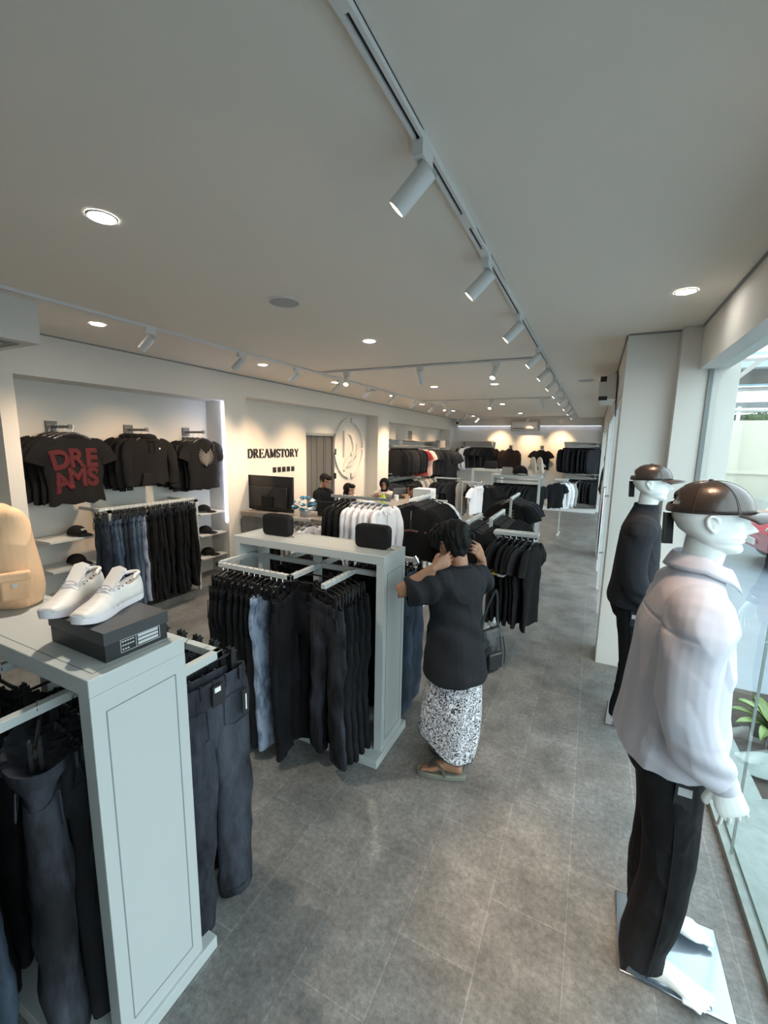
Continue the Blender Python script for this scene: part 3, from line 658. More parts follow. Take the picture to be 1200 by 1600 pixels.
# ================================================================ RACKS
def bar(b, x0, y0, x1, y1, z, w_=.030, h=.030):
    lx, hx = sorted((x0, x1)); ly, hy = sorted((y0, y1)); b.box(lx-w_/2, hx+w_/2, ly-w_/2, hy+w_/2, z-h, z)
def end_panel(x0, x1, y0, y1, z1, side, parent):
    o = MB().box(x0, x1, y0, y1, .055, z1).build('end_panel', 'rack', parent, smooth=False, bevel=.002)
    xo = x1 if side > 0 else x0; e = .0016*side; iy = .042
    b = MB(); ys = (y0+iy, y1-iy); zs = (.12, z1-.06)
    for y in ys: b.box(min(xo, xo+e), max(xo, xo+e), y-.0016, y+.0016, zs[0], zs[1])
    for z in zs: b.box(min(xo, xo+e), max(xo, xo+e), ys[0], ys[1], z-.0016, z+.0016)
    g = b.build('panel_groove', 'groove', o, smooth=False)
    return o
def gondola(x0, x1, y0, y1, label, zt=1.34):
    r = empty('display_rack', (0, 0, 0), 0, label, 'clothes rack', 'grey gondola racks')
    b = MB().box(x0, x1, y0, y1, zt-.055, zt); b.build('top_board', 'rack', r, smooth=False, bevel=.003)
    g = MB(); 
    for y in (y0+.03, y1-.03): g.box(x0+.03, x1-.03, y-.0015, y+.0015, zt, zt+.0008)
    for x in (x0+.03, x1-.03): g.box(x-.0015, x+.0015, y0+.03, y1-.03, zt, zt+.0008)
    g.build('top_groove', 'groove', r, smooth=False)
    end_panel(x1-.055, x1, y0, y1, zt-.055, 1, r); end_panel(x0, x0+.055, y0, y1, zt-.055, -1, r)
    MB().box(x0-.01, x1+.012, y0-.09, y1+.06, 0, .055).build('base_board', 'rack', r, smooth=False, bevel=.003)
    return r
RZ = 1.205
# ---- nearest rack (rack A): under the shoes
A = gondola(-2.95, -1.20, .615, .925, 'nearest grey rack with pale blue grey end panel, under the white sneakers')
b = MB(); bar(b, -2.95, .77, -1.23, .77, RZ); b.build('centre_rail', 'rack', A, smooth=False)
MB().box(-1.77, -1.725, .75, .79, .05, 1.29).build('post', 'rack', A, smooth=False)
for x in (-1.45, -1.83, -2.5):
    b = MB(); bar(b, x, .755, x, .36, RZ-.0); b.build('arm', 'rack', A, smooth=False, bevel=.002)
b = MB(); bar(b, -1.245, .785, -1.245, 1.10, RZ); bar(b, -2.0, 1.10, -1.245, 1.10, RZ); bar(b, -2.0, .785, -2.0, 1.10, RZ); b.build('hanging_frame', 'rack', A, smooth=False, bevel=.002)
JB = pi/2
# near jeans on the front arm
wn = 'on front arm of nearest rack'
def jeans_on(x, y, rz, me, m, lab, sc=1.0, z=RZ, hl=None, grp='jeans on the nearest rack'):
    o = garment(me, m, (x, y, z), rz, lab, 'jeans', grp, (sc, 1, sc)); clip_hanger((x, y, z), rz, 'hanger of '+(hl or lab), 'hangers on the nearest rack'); return o
o = jeans_on(-1.45, .600, -.52, WIDEJ[0], 'jwash', 'washed black jeans with open waist on the front arm of nearest rack', .98)
o = jeans_on(-1.43, .680, -.12, JEAN[0], 'jwash', 'dark washed jeans right behind the open waist pair, nearest rack', .98)
o = jeans_on(-1.46, .735, .1, JEAN[2], 'jblk', 'black jeans deepest on the front arm of the nearest rack', .98)
o = jeans_on(-1.545, .43, -.2, JEAN[2], 'jind', 'blue grey jeans foremost on the nearest rack, bottom left corner', 1.0)
pt = MB().box(-.03, .03, .036, .040, -.19, -.12).build('leather_patch', 'patch', o); pt['label'] = 'brown leather patch'
for i, (y, me) in enumerate(((.66, 1), (.58, 3), (.50, 0), (.42, 2))):
    jeans_on(-1.83, y, .05, JEAN[me], 'jblk', f'{ORD[i]} black jeans from the back on second arm of nearest rack')
for i in range(5): jeans_on(-2.5, .68-.07*i, .0, JEAN[i % 4], 'jblk', f'{ORD[i]} black jeans from the back on leftmost arm of nearest rack')
# rear frame of rack A, pocket jeans at its corner
o = jeans_on(-1.285, 1.085, JB, JEAN[0], 'jwash', 'washed black jeans with tagged back pocket at rear corner of nearest rack', 1.02)
o.rotation_euler = (0, 0, JB+pi-.1); o.scale = (.95, 1.2, 1.05)
tg = MB().box(-.035, .025, .046, .050, -.205, -.125).build('card_label', 'cardb', o); tg['label'] = 'black card label with a white square'
MB().box(-.012, .016, .0505, .0515, -.15, -.132).build('print', 'white_p', tg)
tg = MB().box(-.15, -.115, .050, .053, -.30, -.20).build('hang_tag', 'cardb', o); MB().box(-.136, -.130, .0535, .0545, -.285, -.22).build('print', 'white_p', tg)
for i, x in enumerate((-1.40, -1.50, -1.60, -1.72, -1.85)): jeans_on(x, 1.10, JB+pi, JEAN[(i+1) % 4], 'jblk', f'{ORD[i]} black jeans behind the tagged pocket pair on rear frame, nearest rack')
for i, x in enumerate((-1.33, -1.40, -1.52, -1.60, -1.68)): jeans_on(x, .79, JB-.1, JEAN[i % 4], 'jblk', f'{ORD[i]} black jeans from the end panel on centre rail, nearest rack')

# ---- second rack (rack B): black pouches on top
B = gondola(-2.27, -1.065, 2.20, 2.51, 'grey rack in the middle with two black pouches on top', 1.34)
b = MB(); bar(b, -2.22, 2.31, -1.12, 2.31, RZ); b.build('centre_rail', 'rack', B, smooth=False)
MB().box(-1.645, -1.60, 2.29, 2.33, .05, 1.29).build('post', 'rack', B, smooth=False)
MB().box(-2.13, -2.09, 2.29, 2.33, .05, 1.29).build('post', 'rack', B, smooth=False)
b = MB(); bar(b, -2.20, 2.295, -2.20, 1.99, RZ); bar(b, -2.20, 1.99, -1.60, 1.99, RZ); bar(b, -1.60, 2.295, -1.60, 1.99, RZ); b.build('hanging_frame', 'rack', B, smooth=False, bevel=.002)
b = MB(); bar(b, -1.33, 2.295, -1.33, 1.96, RZ); b.build('arm', 'rack', B, smooth=False, bevel=.002)
b = MB(); bar(b, -1.90, 2.325, -1.90, 2.78, RZ); b.build('arm', 'rack', B, smooth=False)
b = MB(); bar(b, -1.60, 2.325, -1.60, 2.74, RZ); bar(b, -1.60, 2.74, -1.08, 2.74, RZ); b.build('hanging_frame', 'rack', B, smooth=False)
ts = rail((-2.16, 1.99, RZ), (-1.66, 1.99, RZ), 12, JB+.25, 'jean', ['jblk', 'jblk', 'jblk', 'jblk', 'jblk', 'jblk', 'jblk', 'jblk', 'jblk', 'jlight', 'jblk', 'jblk'], 'on front frame of pouch rack', 'jeans on the front frame of the pouch rack', 'left', rz_j=.16)
ts[9].rotation_euler.z = JB+.02; ts[8].location.x -= .01; ts[10].location.x += .035; ts[11].location.x += .035; ts[10].rotation_euler.z = JB+.45
rail((-1.33, 1.975, RZ), (-1.33, 2.26, RZ), 7, -.42, 'jean', ['jwash', 'jblk', 'jblk', 'jblk', 'jblk', 'jblk', 'jblk'], 'on front arm of pouch rack', 'jeans on the front arm of the pouch rack', 'front', rz_j=.22)
rail((-1.60, 2.06, RZ), (-1.60, 2.22, RZ), 2, .3, 'jean', 'jblk', 'on side bar of pouch rack front frame', 'jeans on the side bar of the pouch rack', 'front')
rail((-1.90, 2.45, RZ), (-1.90, 2.76, RZ), 6, .1, 'jean', 'jblk', 'on rear arm of pouch rack', 'jeans on the rear arm of the pouch rack', 'front')
rail((-1.54, 2.74, RZ), (-1.10, 2.74, RZ), 8, JB, 'jean', ['jblk']*6+['jblk', 'jind'], 'on rear frame of pouch rack', 'jeans on the rear frame of the pouch rack', 'left')
MB().tube([(-1.075, 2.70, 1.215), (-1.05, 2.66, 1.24), (-1.03, 2.66, 1.20), (-1.05, 2.68, 1.17)], .006).build('end_hook', 'chrome', B)

# ---- generic stand with one rail
def stand(label, x0, y0, x1, y1, z, posts, base=None, name='garment_stand', group='low grey clothes stands', m='rack'):
    r = empty(name, (0, 0, 0), 0, label, 'clothes rack', group)
    b = MB(); bar(b, x0, y0, x1, y1, z); b.build('rail', m, r, smooth=False, bevel=.002)
    for (px, py) in posts: MB().box(px-.015, px+.015, py-.015, py+.015, .02, z-.03).build('post', m, r, smooth=False)
    b = MB()
    for (px, py) in posts:
        if base == 'x': b.box(px-.25, px+.25, py-.025, py+.025, 0, .02)
        else: b.box(px-.025, px+.025, py-.28, py+.28, 0, .02)
    b.build('base_bar', m, r, smooth=False)
    return r
stand('grey stand of black t-shirts directly behind the shopper head', -1.03, 3.9, -1.03, 4.45, 1.30, [(-1.03, 4.45)])
rail((-1.03, 3.93, 1.30), (-1.03, 4.40, 1.30), 8, .0, ['tee']*8, ['blk']*8, 'on stand directly behind shopper', 't-shirts on the stand behind the shopper', 'front', tagp=.3)
stand('low grey stand right of the one behind the shopper', -.885, 4.28, -.885, 4.95, 1.29, [(-.885, 4.28), (-.885, 4.95)])
rail((-.885, 4.36, 1.29), (-.885, 4.92, 1.29), 10, .0, 'tee', ['blk']*10, 'on low stand in middle aisle', 't-shirts on the low stand in the middle', 'front')
stand('grey stand with the palm print t-shirt beyond the low stand', -1.0, 6.1, -1.0, 6.8, 1.30, [(-1.0, 6.1)])
ts = rail((-1.0, 6.15, 1.30), (-1.0, 6.75, 1.30), 6, .0, 'tee', ['blk', 'blk', 'char', 'blk', 'jind', 'blk'], 'on stand with palm print t-shirt', 't-shirts on the palm print stand', 'front', sc=1.05)
b = MB()
for i in range(16): a = 1.57+((i % 2)*2-1)*(.3+.05*i); z = -.52+.022*i; b.loft([[(.0, -.036, z), (.004, -.036, z+.01), (.0, -.034, z+.01)], [(.06*cos(a)*(1.2 if i < 12 else .7), -.036, z+.06*abs(sin(a))), (.062*cos(a), -.036, z+.06*abs(sin(a))+.004), (.06*cos(a), -.034, z+.06*abs(sin(a)))]])
b.tube([(0, -.036, -.55), (.0, -.036, -.16)], .003, 5)
b.build('palm_print', 'gold', ts[0])
stand('grey T shaped stand of long black t-shirts nearest to the aisle', -.76, 4.0, -.40, 3.9, 1.235, [(-.77, 4.02)])
ts = rail((-.74, 3.99, 1.235), (-.42, 3.90, 1.235), 7, JB-.25, 'ltee', ['blk']*5+['blk2', 'blk'], 'on T shaped aisle stand', 'long t-shirts on the aisle stand', 'left', rz_j=.1)
for k, m in ((1, 'gold'), (2, 'gold'), (3, 'prnt')):
    b = MB().tube([(-.30, 0, -.325), (-.285, 0, -.33)], .05, 10, .02, up=(0, 1, 0)); 
    st = MB().box(-.345, -.225, -.027, .027, -.338, -.322).build('sleeve_stripe', m, ts[k])
ts2 = ts[5]; MB().box(-.06, -.045, -.040, -.036, -.36, -.14).build('zip_print', 'white_p', ts2)
# black polo stand and white shirts by the counter
stand('white grey stand with the striped black t-shirt beside the counter', -1.79, 4.33, -1.79, 5.05, 1.41, [(-1.79, 4.95)], m='trimw')
ts = rail((-1.79, 4.38, 1.41), (-1.79, 5.0, 1.41), 8, .12, 'tee', ['blk']*7+['wht'], 'on stand beside counter', 't-shirts on the stand beside the counter', 'front', rz_j=.05, sc=1.04)
MB().grid(lambda u, v: (-.17+.34*u, -.040+.006*sin(u*9), -.325-.022*v-.02*sin(pi*abs(u-.5))), 14, 3).build('chest_stripe', 'brownstripe', ts[0])
MB().box(-.012, .012, -.052, -.048, -.33, -.22).build('hang_tag', 'char', ts[0]); MB().tube([(0, -.04, -.13), (0, -.05, -.22)], .002, 5).build('tag_string', 'prnt', ts[0])
for k in (2, 4): MB().box(.12, .15, -.042, -.038, -.30, -.20).build('chest_print', 'white_p', ts[k])
stand('chrome rail stand with white shirts in front of the counter', -2.55, 3.92, -1.86, 3.92, 1.45, [(-2.5, 3.92)], base=None, m='chrome')
rail((-2.46, 3.92, 1.45), (-1.90, 3.92, 1.45), 9, JB-.12, ['shirt']*9, ['blk', 'blk', 'blk', 'wht', 'wht', 'wht', 'wht', 'wht', 'wht'], 'on chrome stand before counter', 'shirts on the chrome stand', 'left', rz_j=.04)
stand('lower chrome rail left of the white shirt stand', -3.1, 3.75, -2.72, 3.75, 1.18, [(-3.05, 3.75)], m='chrome')
rail((-3.02, 3.75, 1.18), (-2.74, 3.75, 1.18), 5, JB-.1, 'shirt', ['blk', 'blk', 'greyc', 'greyc', 'wht'], 'on lower chrome rail', 'shirts on the lower chrome rail', 'left', rz_j=.04)
# ---- far frame rack
def frame_rack(label, x0, x1, y0, y1, z, grp='tall grey frame racks'):
    r = empty('frame_rack', (0, 0, 0), 0, label, 'clothes rack', grp)
    MB().box(x0, x1, y0, y1, z-.05, z).build('top_board', 'rack', r, smooth=False)
    for x in (x0, x1-.05):
        for y in (y0, y1-.05): MB().box(x, x+.05, y, y+.05, .04, z-.05).build('post', 'rack', r, smooth=False)
    b = MB(); 
    for y in (y0, y1-.05): b.box(x0, x1, y, y+.05, 0, .04)
    for x in (x0, x1-.05): b.box(x, x+.05, y0, y1, 0, .04)
    b.build('base_frame', 'rack', r, smooth=False)
    b = MB(); bar(b, x0, (y0+y1)/2, x1, (y0+y1)/2, z-.10, .025, .025); b.build('rail', 'rack', r, smooth=False)
    return r
frame_rack('tall grey frame rack full of black t-shirts under the cap and cream shoes', -1.93, -.93, 9.05, 9.45, 1.42)
ts = rail((-1.86, 9.25, 1.32), (-1.0, 9.25, 1.32), 20, 1.1, 'tee', ['blk']*20, 'under the cap and cream shoes', 't-shirts in the tall frame rack', 'left', hang=False, sc=1.15)
for k in (2, 4, 8, 15): MB().box(-.06, -.02, -.042, -.036, -.30, -.2).build('chest_print', 'white_p', ts[k]); 
rail((-.70, 10.1, 1.30), (-.50, 10.5, 1.30), 4, .75, ['tee', 'shirt', 'shirt', 'shirt'], ['blk', 'wht', 'wht', 'greyc'], 'on arm right of tall frame rack', 'shirts right of the tall frame rack', 'front', sc=.9)
stand('small white arm stand right of the tall frame rack', -.74, 10.05, -.5, 10.6, 1.30, [(-.62, 10.55)])
# ---- far gondola left of frame rack and its rails
G = gondola(-2.72, -2.0, 10.5, 10.85, 'small grey box rack with a dark pouch on top beyond the counter', 1.45)
stand('grey rail of white polo shirts left of the tall frame rack', -2.35, 8.4, -1.98, 8.4, 1.30, [(-2.35, 8.4)], base=None)
rail((-2.03, 8.3, 1.30), (-1.97, 8.5, 1.30), 3, 1.25, 'polo', 'wht', 'left of tall frame rack', 'white polo shirts', 'front', sc=.9)
rail((-1.98, 8.5, 1.30), (-1.86, 8.62, 1.30), 3, .1, 'tee', ['blk', 'blk', 'blk'], 'right of the white polo shirts', 'black t-shirts by the white polos', 'front')
stand('grey rail of dark t-shirts and a long grey coat by the far alcove', -3.0, 8.6, -2.45, 8.6, 1.34, [(-3.0, 8.6), (-2.42, 8.6)], base=None)
rail((-2.90, 8.6, 1.34), (-2.52, 8.55, 1.34), 8, .95, 'ltee', ['blk']*6+['char', 'char'], 'beside the long grey coat', 'dark t-shirts beside the long coat', 'left', hang=False)
o = garment(JACK[0], 'greyc', (-2.40, 8.50, 1.40), 1.45, 'long light grey coat hanging right of the charcoal t-shirts', 'coat', None, (.8, 1, 1.15), name='coat')
stand('low rail behind the stand beside the counter with grey striped trousers', -2.5, 6.6, -2.1, 6.6, 1.12, [(-2.5, 6.6)])
for i in range(5): garment(JEAN[i % 4], ['greyc', 'blk2', 'greyc', 'wht', 'greyc'][i], (-2.45+.08*i, 6.6, 1.02), .9, f'{ORD[i]} trousers from left on low rail behind the counter stand', 'trousers', 'trousers on the low rail', (.8, 1, .85), name='trousers')
# ---- alcove one: rail of jeans
r = empty('alcove_rail', (0, 0, 0), 0, 'grey rail stand of blue and black jeans in first alcove', 'clothes rack', 'wall rails')
b = MB(); bar(b, -4.55, 2.60, -4.55, 3.75, 1.29, .03, .03); b.build('rail', 'rack', r, smooth=False)
for y in (2.66, 3.74): MB().box(-4.50, -4.47, y-.015, y+.015, .09, 1.27).build('post', 'rack', r, smooth=False)
b = MB(); 
for y in (2.66, 3.74): b.box(-5.0, -4.47, y-.015, y+.015, 1.24, 1.27)
b.build('bracket', 'rack', r, smooth=False)
rail((-4.55, 2.60, 1.285), (-4.55, 3.70, 1.285), 22, -.35, 'jean', ['jind', 'jind', 'jblue', 'jblue', 'jind', 'jind', 'jblue', 'jblue', 'jlight']+['jblk']*13, 'in first alcove', 'jeans on the first alcove rail', 'left', rz_j=.12, tagp=.1)
# ---- wall arms with shirts in alcove one
def wall_arm(x, y, z, L, label, d=(1, 0)):
    r = empty('wall_hanger_rail', (x, y, z), math.atan2(d[1], d[0]), label, 'wall arm', 'wall arms for clothes')
    MB().box(0, .02, -.055, .055, -.055, .055).build('wall_plate', 'armm', r, bevel=.004)
    MB().box(0.02, L, -.012, .012, -.018, .006).build('arm', 'armm', r, bevel=.002)
    b = MB()
    for i in range(int((L-.06)/.028)): b.cyl((.05+i*.028, 0, .006), (.05+i*.028, 0, .014), .005, 8)
    b.build('stud_row', 'armm', r)
    MB().box(L, L+.012, -.018, .018, -.024, .02).build('end_stop', 'armm', r); return r
wall_arm(-5.03, 2.47, 2.12, .34, 'leftmost steel wall arm above the red lettered t-shirt')
wall_arm(-5.03, 3.28, 2.12, .34, 'middle steel wall arm above the black hoodies')
wall_arm(-5.03, 4.08, 2.12, .34, 'right steel wall arm above the eagle t-shirt')
ts = rail((-4.92, 2.40, 2.13), (-4.71, 2.50, 2.13), 4, JB, 'tee', 'blk', 'on leftmost wall arm', 't-shirts on the leftmost wall arm', 'wall', rz_j=.03, sc=1.12)
ts[-1]['label'] = 'black t-shirt with red outlined letters hanging foremost on the leftmost wall arm'
def txt(body, size, loc, parent, m, outline=0, ext=.001, name='lettering', sx_=1):
    c = bpy.data.curves.new(name, 'FONT'); c.body = body; c.size = size; c.align_x = 'CENTER'; c.align_y = 'CENTER'
    if outline: c.fill_mode = 'NONE'; c.bevel_depth = outline; c.offset = .006
    else: c.extrude = ext
    c.space_character = .92
    o = bpy.data.objects.new(name, c); COL.objects.link(o); c.materials.append(M[m]); o.rotation_euler = (pi/2, 0, 0); o.location = loc; o.scale = (sx_, 1, 1)
    bpy.context.view_layer.update()
    me = bpy.data.meshes.new_from_object(o.evaluated_get(bpy.context.evaluated_depsgraph_get())); me.name = name
    q = bpy.data.objects.new(name, me); COL.objects.link(q); q.rotation_euler = o.rotation_euler; q.location = loc; q.scale = o.scale
    bpy.data.objects.remove(o); o = q; o.name = name
    if parent: o.parent = parent
    return o
for s_, z in (('DRE', -.285), ('AMS', -.455)):
    for k, ch in enumerate(s_):
        tilt = (-.22, 0, .0)[k] if s_ == 'DRE' else (-.30, 0, 0)[k]; dx = -.135+.125*k; dz = z-(.012, 0, 0)[k]-(.02 if (k == 0 and s_ == 'AMS') else 0)
        for m_, o_, y_ in (('redp', .0009, -.047), ('redd', 0, -.046)):
            q = txt(ch, .215, (dx, y_, dz), ts[-1], m_, o_, name='red_lettering' if o_ else 'letter_fill', sx_=.92); q.rotation_euler = (pi/2, tilt, 0)
ts = rail((-4.92, 3.20, 2.12), (-4.71, 3.31, 2.12), 4, JB, 'hood', 'blk', 'on middle wall arm', 'hoodies on the middle wall arm', 'wall', rz_j=.03, sc=1.0)
MB().ell((.10, -.055, -.22), (.011, .003, .011)).build('round_badge', 'white_p', ts[-1])
ts = rail((-4.92, 4.03, 2.11), (-4.72, 4.10, 2.11), 4, JB, ['jack', 'jack', 'tee', 'tee'], 'blk', 'on right wall arm', 'clothes on the right wall arm', 'wall', rz_j=.03, sc=1.08)
ts[-1]['label'] = 'black t-shirt with grey eagle print hanging foremost on right wall arm'
for s_ in (0, 1):
    for k in (0, 1): MB().tube([(-.22-.012*s_, -.03, -.15), (-.26-.012*s_, -.03, -.24), (-.29-.012*s_, -.03, -.40)], .0025, 5).build('sleeve_piping', 'prnt', ts[k])
b = MB()
for s_ in (-1, 1):   # spread wings with fanned feathers
    for i in range(9):
        a = radians(62-17*i); L = .115-.0055*i; a2 = a-.16
        b.add([(s_*.006, -.047, -.275-.008*i), (s_*(.02+L*cos(a)), -.047, -.275-.006*i+L*sin(a)*.85), (s_*(.02+(L-.02)*cos(a2)), -.047, -.279-.006*i+(L-.02)*sin(a2)*.85), (s_*.006, -.047, -.290-.008*i)], [(0, 1, 2, 3)])
    b.add([(s_*.004, -.0475, -.255), (s_*.035, -.0475, -.215), (s_*.026, -.0475, -.265)], [(0, 1, 2)])
b.ell((0, -.046, -.275), (.026, .003, .026), 12, 8); b.loft([[(-w_, -.047, z), (0, -.049, z), (w_, -.047, z), (0, -.045, z)] for z, w_ in ((-.29, .015), (-.33, .03), (-.37, .018), (-.39, .004))])
q = b.build('eagle_print', 'eagle', ts[-1]); q.scale = (1.05, 1, 1.1); q.location = (0, 0, .02); MB().box(.10, .125, -.056, -.052, -.22, -.13).build('hang_tag', 'char', ts[-1])
# ---- alcove shelves
def shelf(x0, x1, y0, y1, z, label, m='rack', grp='small wall shelves for caps'):
    o = MB().box(x0, x1, y0, y1, z-.022, z).build('wall_shelf', m, smooth=False, bevel=.002); return tag(o, label, 'shelf', grp)
for z, n in ((1.0, 'top'), (.70, 'middle'), (.38, 'bottom')):
    shelf(-5.02, -4.66, 2.18, 2.62, z, f'{n} cap shelf left of the jeans in first alcove'); shelf(-5.02, -4.70, 3.98, 4.43, z+.02, f'{n} cap shelf right of the jeans in first alcove')
# ---- far alcove
for y0, y1, z, lb in ((9.8, 11.2, 2.14, 'upper glass shelf left side of far alcove'), (11.4, 12.9, 2.12, 'upper shelf in middle of far alcove'), (13.2, 14.6, 2.14, 'upper shelf at right end of far alcove'), (9.8, 10.6, 1.27, 'lower shelf with one white shoe in far alcove'), (11.3, 12.6, 1.25, 'lower shelf above the beige shirts in far alcove')):
    shelf(-5.02, -4.62, y0, y1, z, lb, 'steel', 'steel shelves in far alcove')
r = empty('alcove_rail', (0, 0, 0), 0, 'long steel rail along the far alcove', 'clothes rack', 'wall rails')
b = MB(); bar(b, -4.62, 9.9, -4.62, 14.6, 1.98, .025, .025); bar(b, -4.62, 9.9, -4.62, 13.4, 1.12, .025, .025); b.build('rail', 'steel', r, smooth=False)
b = MB()
for y in (9.9, 11.3, 12.9, 14.5): b.box(-5.02, -4.62, y, y+.02, 1.96, 1.98)
for y in (9.9, 11.3, 13.3): b.box(-5.02, -4.62, y, y+.02, 1.10, 1.12)
b.build('bracket', 'steel', r, smooth=False)
rail((-4.62, 9.95, 1.97), (-4.62, 11.4, 1.97), 14, .6, 'jack', 'blk', 'on upper rail of far alcove', 'black jackets in the far alcove', 'left', hang=False, sc=1.1)
ts = rail((-4.55, 11.55, 1.97), (-4.55, 12.0, 1.97), 4, .75, 'tee', ['redc', 'pinkc', 'cream', 'pinkc'], 'among the colourful ones in far alcove', 'red and pink t-shirts in the far alcove', 'left', hang=False, sc=1.25)
txt('S', .14, (0, -.05, -.3), ts[1], 'redd', name='chest_letter')
rail((-4.55, 12.2, 1.97), (-4.55, 12.9, 1.97), 6, .75, 'tee', 'blk', 'beside the pink ones in far alcove', 'black t-shirts beside the pink ones', 'left', hang=False, sc=1.25)
ts = rail((-4.5, 13.4, 1.99), (-4.45, 13.9, 1.99), 3, .75, 'tee', 'blk', 'at right end of far alcove', 'wide black t-shirts at the right end of the far alcove', 'left', hang=False, sc=1.75)
MB().box(-.12, .02, -.044, -.040, -.32, -.30).build('chest_print', 'redp', ts[0])
rail((-4.62, 9.95, 1.11), (-4.62, 11.1, 1.11), 9, .8, 'jack', 'blk', 'on lower rail of far alcove', 'black jackets on the lower rail', 'left', hang=False, sc=1.1)
rail((-4.55, 11.3, 1.11), (-4.55, 12.5, 1.11), 9, .8, 'shirt', ['cream', 'greyc', 'cream', 'cream', 'beigec', 'beigec', 'blk', 'greyc', 'blk'], 'on lower rail of far alcove', 'beige shirts on the lower rail', 'left', hang=False)
rail((-4.5, 12.8, 1.11), (-4.5, 13.6, 1.11), 5, .8, 'shirt', 'blk', 'at right end of lower rail, far alcove', 'black shirts on the lower rail', 'left', hang=False)
MB().box(-4.64, -4.63, 10.9, 11.15, 2.14, 2.38).build('poster_card', 'doorg', smooth=False); tag(bpy.data.objects['poster_card'], 'small dark picture card standing on the upper shelf of far alcove', 'card')
t = tag(MB().box(-4.56, -4.55, 13.0, 13.9, 1.93, 2.16).build('sign_board', 'silverw', smooth=False), 'grey rectangular sign hanging on the far alcove rail', 'sign')
# ---- back wall racks
def wall_rack(x0, x1, z, label, y=15.17):
    r = empty('wall_rack', (x0, y, z), 0, label, 'clothes rack', 'wall racks on back wall'); L = x1-x0
    MB().box(0, L, -.34, 0, .03, .055).build('shelf_board', 'steel', r, smooth=False)
    b = MB(); bar(b, .04, -.30, L-.04, -.30, -.06, .025, .025); b.build('rail', 'steel', r, smooth=False)
    for x in (.08, L-.1): MB().add([(x, 0, -.12), (x, 0, .03), (x, -.33, .03), (x, -.31, -.08), (x+.02, 0, -.12), (x+.02, 0, .03), (x+.02, -.33, .03), (x+.02, -.31, -.08)], [(0, 1, 2, 3), (7, 6, 5, 4), (0, 4, 5, 1), (1, 5, 6, 2), (2, 6, 7, 3), (3, 7, 4, 0)]).build('bracket', 'steel', r, smooth=False)
wall_rack(-4.3, -3.12, 2.12, 'steel wall rack at the left of the back wall')
wall_rack(-.93, .12, 2.14, 'upper steel wall rack at the right of the back wall')
wall_rack(-.90, .15, 1.14, 'lower steel wall rack at the right of the back wall')
rail((-4.2, 14.87, 2.05), (-3.2, 14.87, 2.05), 14, 1.0, ['shirt', 'shirt', 'shirt', 'shirt']+['tee']*10, ['brnblk', 'greyc', 'wht', 'wht']+['blk']*10, 'on back wall left rack', 'clothes on the back wall left rack', 'left', hang=False, sc=1.18)
rail((-.86, 14.87, 2.07), (.06, 14.87, 2.07), 15, .9, 'shirt', 'blk', 'on upper back wall right rack', 'shirts on the upper right rack', 'left', hang=False, sc=1.15)
rail((-.82, 14.87, 1.07), (.1, 14.87, 1.07), 16, .9, 'shirt', ['blk', 'beigec']+['blk']*6+['greyc']+['blk']*7, 'on lower back wall right rack', 'shirts on the lower right rack', 'left', hang=False, sc=1.1)
wall_arm(-2.62, 15.19, 2.00, .2, 'steel wall arm of the brown leather jacket on back wall', (0, -1)); wall_arm(-1.60, 15.19, 2.00, .2, 'steel wall arm of the single black t-shirt on back wall', (0, -1))
garment(JACK[1], 'brnblk', (-2.62, 15.02, 2.0), .0, 'brown black jacket hanging alone on the back wall', 'jacket', None, (1.15, 1, 1.1)); garment(TEE[0], 'blk', (-1.60, 15.02, 2.0), .05, 'single black t-shirt hanging on back wall above the cream shoes', 't-shirt', None, (1.1, 1, 1.1))
shelf(-2.95, -2.25, 14.85, 15.19, .98, 'steel wall shelf below the brown leather jacket', 'steel', None)
